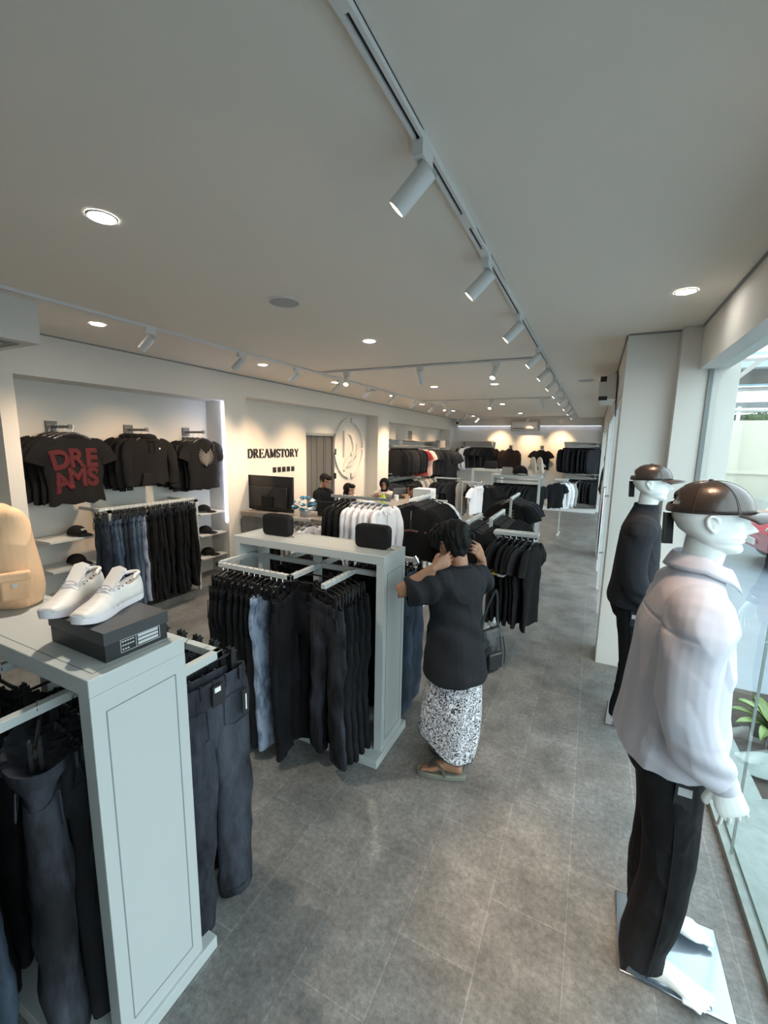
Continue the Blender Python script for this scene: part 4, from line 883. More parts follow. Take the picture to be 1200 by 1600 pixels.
# ================================================================ FIGURES
YF_ = [(0, .30), (.03, .385), (.08, .41), (.13, .395), (.165, .375), (.20, .408), (.235, .385), (.265, .415), (.30, .40), (.34, .385), (.42, .375), (.50, .372), (.57, .43), (.64, .445), (.75, .425), (.85, .35), (.93, .22), (.98, .10), (1, .0)]
YB_ = [(0, -.02), (.08, -.10), (.2, -.25), (.35, -.42), (.5, -.50), (.65, -.52), (.8, -.44), (.92, -.26), (.98, -.1), (1, 0)]
HW_ = [(0, .10), (.04, .18), (.12, .25), (.25, .305), (.4, .335), (.55, .36), (.68, .365), (.8, .325), (.9, .235), (.97, .12), (1, .0)]
NOSE = [(.285, 0), (.325, .10), (.36, .185), (.40, .155), (.48, .085), (.55, .04), (.60, 0)]
def head_mesh(mb, H, T, lips=1.0):
    """H head height, T matrix placing chin level origin"""
    old = mb.T; mb.T = T if old is None else old @ T
    n = 56; rings = []
    zs = [0, .015, .03, .05, .07, .09, .11, .13, .15, .165, .18, .195, .21, .225, .24, .255, .27, .285, .30, .32, .34, .355, .37, .385, .40, .42, .44, .46, .48, .50, .52, .54, .56, .58, .60, .63, .66, .70, .74, .78, .82, .86, .90, .93, .96, .98, .995]
    for z in zs:
        yf = lerpv(YF_, z); yb = lerpv(YB_, z); w_ = lerpv(HW_, z); yc = (yf*.35+yb*.65); r = []
        for k in range(n):
            a = 2*pi*k/n-pi/2; c, s_ = cos(a), sin(a)
            x = w_*c*(1-.05*(s_ > 0)*s_); y = yc+((yf-yc)*(abs(s_)**.92) if s_ > 0 else -(yc-yb)*(abs(s_)**.95))
            if s_ > 0:
                y += lerpv(NOSE, z)*exp(-(x/(.042+.03*exp(-((z-.35)/.04)**2)))**2)
                y -= .055*exp(-((abs(x)-.145)/.075)**2-((z-.505)/.045)**2)
                y += .022*exp(-((abs(x)-.145)/.05)**2-((z-.50)/.022)**2)
                y += .018*exp(-((abs(x)-.15)/.09)**2-((z-.585)/.025)**2)
                y += lips*.022*exp(-(x/.11)**2)*(exp(-((z-.262)/.016)**2)+exp(-((z-.212)/.018)**2))-.022*lips*exp(-(x/.12)**2-((z-.237)/.008)**2)
            r.append((x*H, y*H, z*H))
        rings.append(r)
    mb.loft(rings)
    for s_ in (-1, 1):   # ears
        P = [(.345, .02, .47), (.375, -.03, .56), (.395, -.09, .575), (.395, -.13, .53), (.375, -.12, .45), (.355, -.07, .38), (.345, -.03, .345), (.34, -.0, .37)]
        mb.tube([(s_*x*H, y*H, z*H) for x, y, z in spline(P, 3)], .020*H, 8)
        mb.ell((s_*.355*H, -.055*H, .455*H), (.018*H, .06*H, .085*H), 12, 8)
    mb.T = old
def hand(mb, W, side, curl=.35, S_=1.0, spread=.08, thumb=.5, curls=None, fr=1.0):
    """W: matrix, origin wrist, +Y to fingers, +Z back of hand, thumb toward +X*side"""
    old = mb.T; mb.T = W if old is None else old @ W; k = S_
    rings = []
    for y, w_, t, x0 in ((-.012, .024, .019, 0), (.012, .028, .019, 0), (.035, .037, .019, .002), (.065, .041, .017, .002), (.088, .041, .0145, 0), (.098, .036, .011, 0)):
        rings.append([((x0+w_*cos(a))*side*k, y*k, t*sin(a)*k) for a in [2*pi*i/16 for i in range(16)]])
    mb.loft(rings)
    for i, (x, L, r) in enumerate(((.028, .070, .0088), (.0095, .078, .0092), (-.0095, .072, .0088), (-.0275, .056, .0078))):
        c = curls[i] if curls else curl*(1+.12*i); p = Vector((x*side*k, .088*k, .0)); a = -c*.6; out = [tuple(p-Vector((0, .02*k, 0))), tuple(p)]; sp = (1.5-i)*spread*side
        for j, f in enumerate((.45, .3, .25)):
            a -= c*(.5 if j == 0 else .95)
            d = Vector((sp*cos(a), cos(a), sin(a))); p = p+d*L*f*k; out.append(tuple(p))
        mb.tube(spline(out, 3), [r*fr*k*(1.05-.28*q/12)*(1 if q < 12 else .62) for q in range(13)], 10)
    P = [(.018, .012, -.004), (.036, .034, -.012), (.052, .058, -.018-.01*thumb), (.056-.012*thumb, .082, -.026-.02*thumb)]
    mb.tube(spline([(x*side*k, y*k, z*k) for x, y, z in P], 3), [.0145*k, .0145*k, .0140*k, .0130*k, .012*k, .0115*k, .011*k, .0108*k, .0100*k, .0068*k], 10)
    mb.T = old
def foot(mb, T, S_=1.0, side=1):
    """origin under heel, +Y to toes, big toe on -X*side"""
    old = mb.T; mb.T = T if old is None else old @ T; k = S_; rings = []
    for y, w_, h, zb, x0 in ((-.028, .012, .03, .012, 0), (-.02, .024, .05, .004, 0), (0, .031, .075, .001, 0), (.03, .032, .092, .001, 0), (.06, .030, .095, .004, 0), (.09, .032, .080, .010, -.002), (.12, .037, .062, .009, -.004), (.15, .043, .047, .004, -.005), (.175, .046, .036, .002, -.004), (.195, .043, .027, .002, -.003)):
        rings.append([((x0*side+w_*cos(a))*k, y*k, (zb+h*.5+h*.5*(abs(sin(a))**.9)*(1 if sin(a) > 0 else -1))*k) for a in [2*pi*i/18 for i in range(18)]])
    mb.loft(rings)
    for i, (x, y, L, r) in enumerate(((-.031, .19, .048, .0122), (-.008, .194, .040, .0086), (.0105, .188, .036, .0082), (.026, .180, .031, .0078), (.040, .170, .026, .0075))):
        mb.tube(spline([(x*side*k, (y-.03)*k, .018*k), (x*side*k, y*k, .019*k), (x*1.02*side*k, (y+L*.6)*k, .015*k), (x*1.02*side*k, (y+L)*k, .010*k)], 2), [r*k]*5+[r*k*.95, r*k*.6], 10)
    mb.T = old
def TR(loc, rz=0, rx=0, ry=0): return Matrix.Translation(loc) @ Euler((rx, ry, rz), 'XYZ').to_matrix().to_4x4()
def frame(o, ydir, zdir):
    y = Vector(ydir).normalized(); z = Vector(zdir); z = (z-y*z.dot(y)).normalized(); x = y.cross(z)
    return Matrix(((x.x, y.x, z.x, o[0]), (x.y, y.y, z.y, o[1]), (x.z, y.z, z.z, o[2]), (0, 0, 0, 1)))
def limb(mb, pts, r, n=14, k=5, rb=None):
    P = spline(pts, k); R = [v.x for v in spline([(q, 0, 0) for q in r], k)]
    RB = [v.x for v in spline([(q, 0, 0) for q in rb], k)] if rb else None
    mb.tube(P, R, n, RB); return P
def torso(mb, secs, n=28, k=4):
    """secs: (x,y,z,halfwidth,halfdepth)"""
    A = spline([(s_[0], s_[1], s_[2]) for s_ in secs], k); Bq = spline([(s_[3], s_[4], 0) for s_ in secs], k)
    mb.loft([[(p.x+q.x*(abs(cos(a))**.88)*(1 if cos(a) > 0 else -1), p.y+q.y*sin(a), p.z) for a in [2*pi*i/n for i in range(n)]] for p, q in zip(A, Bq)])

# ---- cap ---------------------------------------------------------------
def cap_parts(parent, T, m, tagm='cardb', R=(.088, .108, .098), opening=True, brim=True, name_tag=True):
    n = 48; b = MB(T)
    def P(az, el, s_=1.0):   # az 0 = front (+Y)
        rx, ry, rzv = R; e = el**.9
        dome = (1-(el/(pi/2))**4*.04)
        return (rx*s_*sin(az)*cos(e), ry*s_*cos(az)*cos(e), rzv*s_*sin(e)*dome)
    rows = 14; vs = []; fs = []
    for j in range(rows+1):
        for i in range(n): vs.append(P(2*pi*i/n, (pi/2-.02)*j/rows))
    for j in range(rows):
        for i in range(n):
            az = abs((2*pi*(i+.5)/n)-pi); el = (pi/2)*(j+.5)/rows
            if opening and 1 < j < 6 and (az/.62)**2+((el-.15)/.48)**2 < 1: continue
            fs.append((j*n+i, j*n+(i+1) % n, (j+1)*n+(i+1) % n, (j+1)*n+i))
    fs.append(tuple(rows*n+i for i in range(n)))
    b.add(vs, fs); o = b.build('cap', m, parent, fix=False)
    sd = o.modifiers.new('t', 'SOLIDIFY'); sd.thickness = .003; sd.offset = 1
    b = MB(T)
    for a in range(6):
        az = a*pi/3; pts = [P(az, e, 1.006) for e in [(pi/2-.03)*q/10 for q in range(11)]]
        if opening and a == 3: pts = pts[6:]
        for s_ in (-.03, .03): b.tube([(x+s_*.1*cos(az)*(1-q/12), y-s_*.1*sin(az)*(1-q/12), z) for q, (x, y, z) in enumerate(pts)], .0012, 4)
    b.build('seam', m, o)
    MB(T).ell((0, 0, R[2]*.975), (.009, .009, .005)).build('button', m, o)
    if brim:
        bb = MB(T); f = []
        def Bf(u, v):
            az = (u-.5)*2.1; r0 = 1.0; ext = .074*cos(az*.72)**1.2
            x = R[0]*sin(az); y = R[1]*cos(az); 
            return (x*(1+.10*v), y+ext*v, -.002*v-.010*v*v-.014*(az**2)*(.3+.7*v)+.002)
        bb.grid(Bf, 22, 8); q = bb.build('brim', m, o, fix=False); sd = q.modifiers.new('t', 'SOLIDIFY'); sd.thickness = .004
    if opening:
        MB(T).grid(lambda u, v: tuple(Vector(P(pi+(u-.5)*1.4, .02+.13*v, 1.01))), 14, 3).build('strap', m, o)
    if name_tag:
        tg = MB(T).box(-.028, .028, -R[1]-.004, -R[1]-.001, -.115, -.01).build('hang_tag', tagm, o, smooth=False)
        tg2 = MB(T).box(-.0285, -.0275, -R[1]-.0045, -R[1]+.030, -.125, -.012).build('tag_side', tagm, o, smooth=False)
        b = MB(T)
        for i in range(8): b.box(-.0305, -.0285, -R[1]+.010, -R[1]+.015, -.10+.010*i, -.096+.010*i)
        b.build('tag_print', 'prnt', tg)
    return o
# ---- mannequin ---------------------------------------------------------
def cloth_fold(p, seeds, amp, sc=7, zs=.35):
    q = Vector((p.x*sc+seeds, p.y*sc, p.z*sc*zs)); v = noise.noise(q)
    r = 1-abs(noise.noise(Vector((p.x*sc*.6+seeds*2, p.y*sc*.6+3, p.z*sc*.5+1.2*v))))*2.2
    return amp*(v*.7+max(0, r)*.8-.3)
def mannequin(loc, rz, label, shirt_m, pants_m, dark=False, vox=.0055):
    R = empty('mannequin', loc, rz, label, 'mannequin', 'dressed white mannequins'); b = MB()
    nearx = 1   # right side (+X) faces the camera when turned to +X world
    Z = .02
    torso(b, [(0, -.02, .88, .15, .10), (0, -.02, .95, .165, .11), (0, 0, 1.08, .14, .09), (0, .01, 1.25, .165, .10), (0, 0, 1.42, .185, .105), (0, -.01, 1.52, .15, .08), (0, -.005, 1.57, .075, .062), (0, .01, 1.62, .056, .06), (0, .02, 1.70, .055, .062), (0, .02, 1.74, .05, .055)])
    head_mesh(b, .232, TR((0, .025, 1.655)), .9)
    feet = []
    for s_ in (-1, 1):
        hx = s_*.085; fx = .10*s_+.02*(s_ > 0); fy = -.02 if s_ > 0 else .02
        limb(b, [(hx, -.02, .92), (hx*1.1, .01, .70), (hx*1.15, .02, .50), (fx, -.01, .30), (fx, fy+.005-.01, .12), (fx, fy-.0, .07)], [.085, .075, .055, .052, .034, .034])
        foot(b, TR((fx, fy-.02, Z), -.12*s_ if s_ < 0 else -.10), 1.02, s_)
    W = {}
    for s_ in (-1, 1):
        sh = Vector((s_*.175, 0, 1.49)); el = Vector((s_*.245, -.02, 1.20)); wr = Vector((s_*.235, .10, .975))
        limb(b, [(s_*.12, 0, 1.50), sh, (sh+el)/2, el, (el+wr)/2, wr], [.05, .052, .045, .038, .034, .025])
        d = Vector((-.02*s_, .32, -.9))
        hand(b, frame(wr, d, (s_*1, .25, 0)), s_, .26, 1.12, spread=.17, thumb=.5, fr=.74); W[s_] = wr
    # root body mesh
    body = b.build('body', 'manq', R); remesh(body, .0031 if not dark else .006, 2, .4)
    # trousers
    b = MB()
    torso(b, [(0, -.015, 1.02, .150, .105), (0, -.015, .96, .172, .120), (0, -.025, .90, .178, .130), (0, -.02, .84, .17, .12), (0, -.01, .80, .12, .10)])
    for s_ in (-1, 1):
        hx = s_*.088; fx = .10*s_+.02*(s_ > 0); fy = -.02 if s_ > 0 else .02
        limb(b, [(hx, -.02, .93), (hx*1.08, .0, .75), (hx*1.15, .015, .52), (fx, .0, .32), (fx, fy-.01, .17), (fx, fy-.012, .078)], [.102, .098, .078, .075, .070, .068] if not dark else [.095, .088, .068, .06, .05, .045], 18, rb=[.11, .10, .085, .085, .08, .078] if not dark else [.10, .09, .07, .062, .055, .05])
    pts = b.build('trousers', pants_m, body)
    remesh(pts, vox, 3, .5, lambda p, n: cloth_fold(p, 5 if dark else 2.5, .007, 9, .9) if p.z < .9 else 0)
    b = MB()
    for s_ in (1,): b.tube(spline([(s_*.178, -.02, .93), (s_*.19, .0, .75), (s_*.185, .01, .52), (s_*.20, .0, .30), (s_*.198, -.02, .09)], 5), .0028, 5)
    b.build('seam', pants_m, pts)
    tg = MB(TR((.19, .015, .80), 0, 0, .05)).box(-.002, .002, -.028, .028, 0, .11).build('hang_tag', 'cardb', pts); MB(TR((.1925, .015, .80), 0, 0, .05)).box(-.001, .002, -.020, .020, .055, .085).build('print', 'prnt', tg)
    # shirt
    b = MB()
    w0, d0 = (.0, .0) if not dark else (-.015, -.012)
    torso(b, [(0, -.02, .915, .225+w0, .165+d0), (0, -.02, .96, .235+w0, .172+d0), (0, -.015, 1.08, .228+w0, .160+d0), (0, -.015, 1.22, .225+w0, .150+d0), (0, -.015, 1.36, .225+w0, .140+d0), (0, -.01, 1.45, .222, .122), (0, -.01, 1.515, .18, .10), (0, -.005, 1.56, .115, .088), (0, 0, 1.60, .080, .078), (0, 0, 1.612, .072, .072)], 36)
    for s_ in (-1, 1):
        sh = Vector((s_*.185, -.01, 1.475)); el = Vector((s_*.262, -.025, 1.20)); wr = Vector((s_*.245, .085, .995))
        limb(b, [(s_*.10, 0, 1.49), sh, sh.lerp(el, .5)+Vector((s_*.012, -.01, 0)), el, el.lerp(wr, .5)+Vector((0, -.015, -.02)), wr], [.07, .083, .080, .072, .070, .048], 20, rb=[.08, .092, .088, .080, .076, .048])
    sh_ = b.build('shirt', shirt_m, body)
    def ff(p, n):
        a = .011 if not dark else .005
        v = cloth_fold(p, 1.3, a, 6.5, .28)+(.0035*sin(p.x*60+p.y*45+4*noise.noise(p*3))*max(0, 1-abs(p.z-1.12)/.3) if not dark else 0)
        if abs(p.x) > .16 and p.z > 1.30: v += .006*sin((p.z-1.3)*38+p.y*22+p.x*30)*max(0, 1-abs(p.z-1.45)/.12)
        if abs(p.x) > .19 and p.z < 1.12: v += .007*sin(p.z*70+p.y*30)*max(0, 1-abs(p.z-1.03)/.1)
        # yoke seam across the back
        if p.y < -.03: v -= .0035*exp(-((p.z-1.435)/.005)**2)
        return v
    remesh(sh_, .0055, 3, .5, ff)
    b = MB()   # collar
    if dark:
        b.loft([[(r*cos(a)*1.0, r*sin(a)*1.05+.004, z) for a in [2*pi*i/28 for i in range(28)]] for r, z in ((.078, 1.565), (.074, 1.60), (.070, 1.63), (.064, 1.628), (.066, 1.59), (.066, 1.565))], cap=False)
    else:
        def cf_(u, v):
            a = pi/2+.16+(2*pi-.32)*u; fr = max(0, sin(a)); e = abs(u-.5)*2; tip = max(0, (e-.80)/.20)
            zt = 1.648-.046*fr; r = .068+.004*fr
            if v < .5: q = v*2; rr_ = r+.004*(1-q); z = zt-.040*(1-q)
            else: q = (v-.5)*2; rr_ = r+.004+.022*q+.010*q*tip; z = zt-.050*q-.030*q*tip+.003*sin(pi*q)
            return (rr_*cos(a), rr_*sin(a)*1.08+.004+.012*fr, z)
        b.grid(cf_, 48, 9)
    c = b.build('collar', shirt_m, sh_, fix=False); s1 = c.modifiers.new('t', 'SOLIDIFY'); s1.thickness = .003
    for s_ in (-1, 1):
        wr = Vector((s_*.245, .085, .995)); d = (Vector((s_*.240, .105, .945))-wr)
        MB().tube([wr-d*.1, wr, wr+d*.45, wr+d*.62, wr+d*.60], [.040, .045, .046, .046, .036], 20, [.036, .042, .043, .043, .034]).build('cuff', shirt_m, sh_)
    cap_parts(body, TR((0, .014, 1.655+.232*.605), 0, .05), 'leather', R=(.094, .124, .108))
    # base plate with rod
    MB().box(-.19, .15, -.10, .27, 0, .010).build('base_plate', 'plate', R, bevel=.006)
    MB().tube([(-.10, -.05, .01), (-.10, -.05, .34)], .008, 12).build('support_rod', 'chrome', R)
    return R
MQ1 = mannequin((.352, 1.775, 0), -pi/2, 'white mannequin in white shirt, black jeans and leather cap, nearest to the window', 'wshirt', 'jblk')
MQ2 = mannequin((.345, 3.42, 0), -pi/2-.10, 'white mannequin all in black with leather cap beside the pillar', 'blk2', 'blk', True)
MQ3 = copy_tree(MQ2); MQ3.location = (.33, 12.3, 0); MQ3['label'] = 'mannequin in black half hidden beyond the far white pillar'

# ---- shopper -------------------------------------------------------------
def sx_(body, T, name, m, fn, vox, sm, disp=None, mb=None): pass
SP = empty('person', (-.66, 2.38, 0), 0, 'person in black t-shirt and patterned sarong seen from behind, hands behind neck', 'person')
U = TR((0, 0, 0), radians(57))         # upper body turned away to the left
Lw = TR((0, 0, 0), radians(84))        # feet point to the left
b = MB(U)
torso(b, [(0, 0, .78, .12, .08), (0, .0, .88, .13, .085), (0, .01, 1.0, .115, .08), (0, .015, 1.12, .13, .08), (0, .0, 1.20, .14, .07), (0, .0, 1.24, .11, .055), (0, .0, 1.29, .058, .053), (0, .02, 1.36, .052, .055), (0, .03, 1.40, .05, .05)])
HT = TR((0, .05, 1.312), 0, -.30)
head_mesh(b, .225, HT)
eL = Vector((-.335, .135, 1.155)); wL = Vector((-.185, .005, 1.315)); eR = Vector((.30, .12, 1.13)); wR = Vector((.165, -.01, 1.33))
for e, w_, s_ in ((eL, wL, -1), (eR, wR, 1)):
    limb(b, [(s_*.10, 0, 1.24), (s_*.175, .01, 1.235), (Vector((s_*.175, .01, 1.235))+e)/2, e, e.lerp(w_, .35), w_], [.05, .052, .043, .038, .038, .024])
hand(b, frame(wL, (.9, -.15, .38), (-.3, -.9, .35)), -1, .42, .95, curls=[.22, .3, .45, .6], thumb=.2)
hand(b, frame(wR, (-.62, -.25, .62), (.2, -.9, .1)), 1, .5, .95, curls=[.35, .5, .6, .7], thumb=.2)
b.T = None
for (fx, fy, a) in ((.075, -.095, .26), (.08, .075, -.02)):
    T = TR((fx, fy, .03), pi/2+a); limb(b, [(.02, fy*.6, .80), (.02, fy*.6, .5), (fx*.45, fy*.65, .3), (fx-.01, fy*.88, .15), (fx, fy, .085)], [.075, .055, .046, .034, .034])
    foot(b, T, .94, 1 if fy < 0 else -1)
sbody = b.build('body', 'skin', SP); remesh(sbody, .0045, 2, .4)
def hairf(p, n): return .003*noise.noise(Vector((p.x*40, p.y*40, p.z*12)))+.003*sin(p.x*150+p.z*40)
b = MB(U @ HT); h = .235
b.ell((0, -.035*1.0, .62*h), (.385*h, .50*h, .47*h), 28, 20); b.ell((0, -.20*h, .36*h), (.32*h, .30*h, .32*h), 24, 14); b.ell((0, .30*h, .86*h), (.30*h, .24*h, .20*h), 20, 12); b.ell((-.1*h, .40*h, .80*h), (.24*h, .17*h, .16*h), 20, 12)
for s_ in (-1, 1): b.ell((s_*.30*h, .10*h, .66*h), (.09*h, .22*h, .22*h))
rr = random.Random(4)
for i in range(40):
    a = rr.uniform(0, 2*pi); e = rr.uniform(.2, 1.3); p = Vector((.37*h*cos(a)*cos(e), -.03*h+.48*h*sin(a)*cos(e), .62*h+.46*h*sin(e))); q = p+Vector((.1*cos(a), .12*sin(a), -.16))*h*1.6
    b.tube([tuple(p*1.0), tuple((p+q)/2+Vector((cos(a), sin(a), .1))*.08*h), tuple(q)], [.012, .010, .003], 6)
hr = b.build('hair', 'hair', sbody); remesh(hr, .004, 1, .3, hairf)
b = MB(U); 
secs = [(0, -.005, .625, .205, .178), (0, -.0, .66, .212, .186), (0, .0, .78, .200, .165), (0, .005, .92, .185, .138), (0, .01, 1.06, .178, .125), (0, .0, 1.17, .195, .13), (0, -.0, 1.235, .175, .112), (0, .0, 1.28, .115, .092), (0, .008, 1.302, .075, .075)]
torso(b, secs, 36)
for e, s_ in ((eL, -1), (eR, 1)):
    a = Vector((s_*.14, .0, 1.215)); c = a.lerp(e, .80)+Vector((0, 0, -.01)); limb(b, [(s_*.06, 0, 1.20), a, a.lerp(c, .5)+Vector((0, 0, -.012)), c], [.07, .085, .088, .080], 20)
def sf(p, n):
    q = U.inverted() @ p; v = cloth_fold(q, 3.1, .014, 6, .35)
    if q.z > 1.1 and abs(q.x) > .12: v += .006*sin(q.x*75+q.z*20)*min(1, (abs(q.x)-.12)*12)
    v += .006*sin((q.x*.8+q.z)*34+3*noise.noise(q*5))*max(0, 1-abs(q.z-.95)/.35)
    return v
sh = b.build('t_shirt', 'char', sbody); remesh(sh, .005, 2, .4, sf)
sh.data.materials[0] = M['blk2']
b = MB(U); b.tube([(.074*cos(a), .005+.066*sin(a), 1.303-.01*sin(a)) for a in [2*pi*i/28 for i in range(29)]], .006, 6); b.build('neck_rib', 'blk2', sh)
# sarong: a wrapped skirt with a slanted hem
def sar(u, v):
    a = 2*pi*u; c, s_ = cos(a), sin(a)
    zt = .70; hem = .225-.070*c+.050*s_-.05*max(0, c)*max(0, -s_)
    hem = {0: hem}[0]; z = zt+(hem-zt)*v; d = (zt-z)
    rx = .150+.030*sin(min(1, d*2)*pi*.5)-.022*v*v*(c > 0)+.045*v*(c < 0)*(-c); ry = .150+.034*min(1, v*2)
    fold = .010*sin(6*a+4*v)*v+.012*noise.noise(Vector((c*2.2, s_*2.2, z*2.5)))
    return ((rx+fold)*c*1.0+.01-.01*v, (ry+fold)*s_, z)
b = MB(); b.grid(sar, 72, 40, True); sr = b.build('sarong', 'batik', sbody, fix=False); q = sr.modifiers.new('t', 'SOLIDIFY'); q.thickness = .003
b = MB(); b.tube([sar(i/72, 1.0) for i in range(73)], .0045, 6); b.build('hem_band', 'blackpaint', sr)
for k, (fx, fy, a) in enumerate(((.075, -.095, .26), (.08, .075, -.02))):
    T = TR((fx, fy, 0), pi/2+a); ol = []
    for i in range(28):
        t = 2*pi*i/28; y = .100+.152*sin(t); w_ = .047*(1+.15*sin(t)); ol.append((w_*abs(cos(t))**.75*(1 if cos(t) > 0 else -1), y))
    so = MB(T).prism(ol, .0, .030).build('flip_flop', 'flop', sbody, bevel=.004)
    sd_ = 1 if fy < 0 else -1; b = MB(T)
    for s_ in (-1, 1):
        P = spline([(-.018*sd_, .176, .055), (-.012*sd_+.012*s_, .158, .078), (.030*s_, .125, .090), (.045*s_, .09, .066), (.047*s_, .075, .025)], 4)
        b.tube(P, .0035, 8, .0125 if True else 0, up=(0, 0, 1))
    b.build('strap', 'flopd', so)
# shoulder bag
bg_ = empty('shoulder_bag', (-.475, 2.46, .64), radians(55), 'soft black leather shoulder bag hanging at the hip of the shopper', 'bag'); bg_.scale = (.80, .85, .85)
b = MB(); torso(b, [(0, 0, .0, .07, .03), (0, 0, .03, .11, .055), (0, 0, .12, .12, .062), (0, 0, .22, .11, .05), (0, 0, .30, .095, .028), (0, 0, .325, .08, .016)], 28)
o = b.build('bag_body', 'leatherb', bg_); remesh(o, .005, 2, .4, lambda p, n: cloth_fold(p, 8, .008, 14, .5))
MB().box(-.07, .07, -.075, -.05, .05, .17).build('front_pocket', 'leatherb', bg_, bevel=.012)
b = MB().tube(spline([(-.085, 0, .30), (-.07, .0, .42), (-.03, -.02, .56), (.0, -.03, .62)], 5), .004, 6, .012, up=(0, 1, 0)); b.tube(spline([(.085, 0, .30), (.06, .0, .42), (.03, -.02, .56), (.0, -.03, .62)], 5), .004, 6, .012, up=(0, 1, 0)); b.build('strap', 'leatherb', bg_)
MB().tube(spline([(.10, -.03, .26), (.12, -.04, .15), (.11, -.05, .06)], 4), .004, 6).build('tassel', 'leatherb', bg_)

# ---- staff at the counter ------------------------------------------------
def staff(loc, rz, zs, label, shirt_m, hair_style, skin='skin2', pitch=-.15, arms=None, seated=False):
    R = empty('person', loc, rz, label, 'person', 'staff at the counter'); b = MB(); k = zs
    top = 1.24*k+.0
    torso(b, [(0, 0, .55*k, .14, .10), (0, 0, .85*k, .15, .11), (0, 0, .98*k, .125, .095), (0, .0, 1.12*k, .13, .08), (0, 0, 1.20*k, .13, .065), (0, 0, 1.26*k, .09, .055), (0, .0, 1.30*k, .052, .052), (0, .02, 1.37*k, .047, .05)])
    HT = TR((0, .035, 1.325*k), 0, pitch); head_mesh(b, .215, HT)
    arms = arms or [((-.2, .06, 1.0*k), (-.12, .28, .96*k)), ((.2, .06, 1.0*k), (.12, .28, .96*k))]
    for (e, w_), s_ in zip(arms, (-1, 1)):
        e = Vector(e); w_ = Vector(w_); limb(b, [(s_*.09, 0, 1.215*k), (s_*.15, 0, 1.20*k), (Vector((s_*.155, 0, 1.215*k))+e)/2, e, e.lerp(w_, .4), w_], [.045, .048, .040, .034, .033, .022])
        hand(b, frame(w_, (-.25*s_, .9, -.1), (0, .1, 1)), s_, .5, .9)
    if not seated:
        for s_ in (-1, 1): limb(b, [(s_*.08, 0, .75*k), (s_*.09, .01, .45), (s_*.09, 0, .25), (s_*.09, 0, .06)], [.08, .055, .05, .034]); foot(b, TR((s_*.09, -.02, 0)), .95, s_)
    body = b.build('body', skin, R); remesh(body, .007, 2, .4)
    b = MB(); torso(b, [(0, 0, .56*k, .17, .13), (0, 0, .8*k, .175, .135), (0, 0, .98*k, .16, .12), (0, 0, 1.12*k, .185, .13), (0, 0, 1.21*k, .185, .12), (0, 0, 1.27*k, .13, .095), (0, .01, 1.31*k, .075, .075)], 28)
    for (e, w_), s_ in zip(arms, (-1, 1)):
        e = Vector(e); w_ = Vector(w_); a = Vector((s_*.13, 0, 1.20*k)); long_ = shirt_m == 'floral'
        if long_: limb(b, [(s_*.06, 0, 1.19*k), a, e, e.lerp(w_, .9)], [.06, .065, .058, .042])
        else: limb(b, [(s_*.06, 0, 1.19*k), a, a.lerp(e, .5), a.lerp(e, .85)], [.075, .08, .072, .066])
    sh = b.build('t_shirt' if shirt_m != 'floral' else 'blouse', shirt_m, body); remesh(sh, .009, 2, .4, lambda p, n: cloth_fold(p, 4, .006, 8, .4))
    if not seated:
        b = MB()
        for s_ in (-1, 1): limb(b, [(s_*.08, 0, .85*k), (s_*.09, .01, .5), (s_*.09, 0, .08)], [.11, .085, .07])
        remesh(b.build('trousers', 'jblk', body), .01, 2)
    h = .215; T = HT; b = MB(T)
    if hair_style == 'bun':
        b.ell((0, -.035*1, .64*h), (.385*h, .50*h, .44*h), 24, 16); b.ell((0, -.22*h, .42*h), (.33*h, .3*h, .28*h), 20, 12); b.ell((0, .20*h, .86*h), (.32*h, .26*h, .20*h)); b.ell((-.24*h, -.1*h, .6*h), (.16*h, .25*h, .28*h)); b.ell((.24*h, -.1*h, .6*h), (.16*h, .25*h, .28*h)); b.ell((-.05, -.66*h, .42*h), (.17*h, .18*h, .19*h), 16, 10)
        hr = b.build('hair', 'hair', body); remesh(hr, .006, 1); MB(T).ell((-.05, -.74*h, .36*h), (.16*h, .10*h, .17*h)).build('scrunchie', 'pink', hr)
    elif hair_style == 'long':
        b.ell((0, -.035, .62*h), (.40*h, .50*h, .46*h), 24, 16); b.ell((0, .20*h, .86*h), (.32*h, .26*h, .20*h)); b.ell((-.25*h, -.1*h, .45*h), (.16*h, .25*h, .4*h)); b.ell((.25*h, -.1*h, .45*h), (.16*h, .25*h, .4*h)); torso(b, [(0, -.045, -.9*h, .10, .035), (0, -.05, -.4*h, .105, .05), (0, -.045, .1*h, .10, .06), (0, -.03, .5*h, .09, .08)])
        remesh(b.build('hair', 'hair', body), .006, 1)
    elif hair_style == 'short':
        b.ell((0, -.035, .64*h), (.40*h, .52*h, .44*h), 24, 16); b.ell((0, -.2*h, .42*h), (.34*h, .3*h, .28*h), 20, 12); b.ell((0, .25*h, .87*h), (.26*h, .2*h, .14*h)); remesh(b.build('hair', 'hair', body), .006, 1)
    else:
        def hj(u, v):
            a = 2*pi*u; el = -1.15+v*2.65
            x = .43*h*cos(a)*cos(el*.9); y = -.02*h+.53*h*sin(a)*cos(el*.9); z = .55*h+.50*h*sin(el)
            fr = max(0, sin(a)); 
            return (x, y, z)
        n = 40; vs = []; fs = []
        for j in range(22):
            for i in range(n): vs.append(hj(i/n, j/21))
        for j in range(21):
            for i in range(n):
                x, y, z = vs[j*n+i]
                if y > .18*h and ((x/(.27*h))**2+((z-.42*h)/(.40*h))**2) < 1: continue
                fs.append((j*n+i, j*n+(i+1) % n, (j+1)*n+(i+1) % n, (j+1)*n+i))
        b.add(vs, fs); hr = b.build('headscarf', 'blk', body, fix=False); q = hr.modifiers.new('t', 'SOLIDIFY'); q.thickness = .012; q.offset = 1
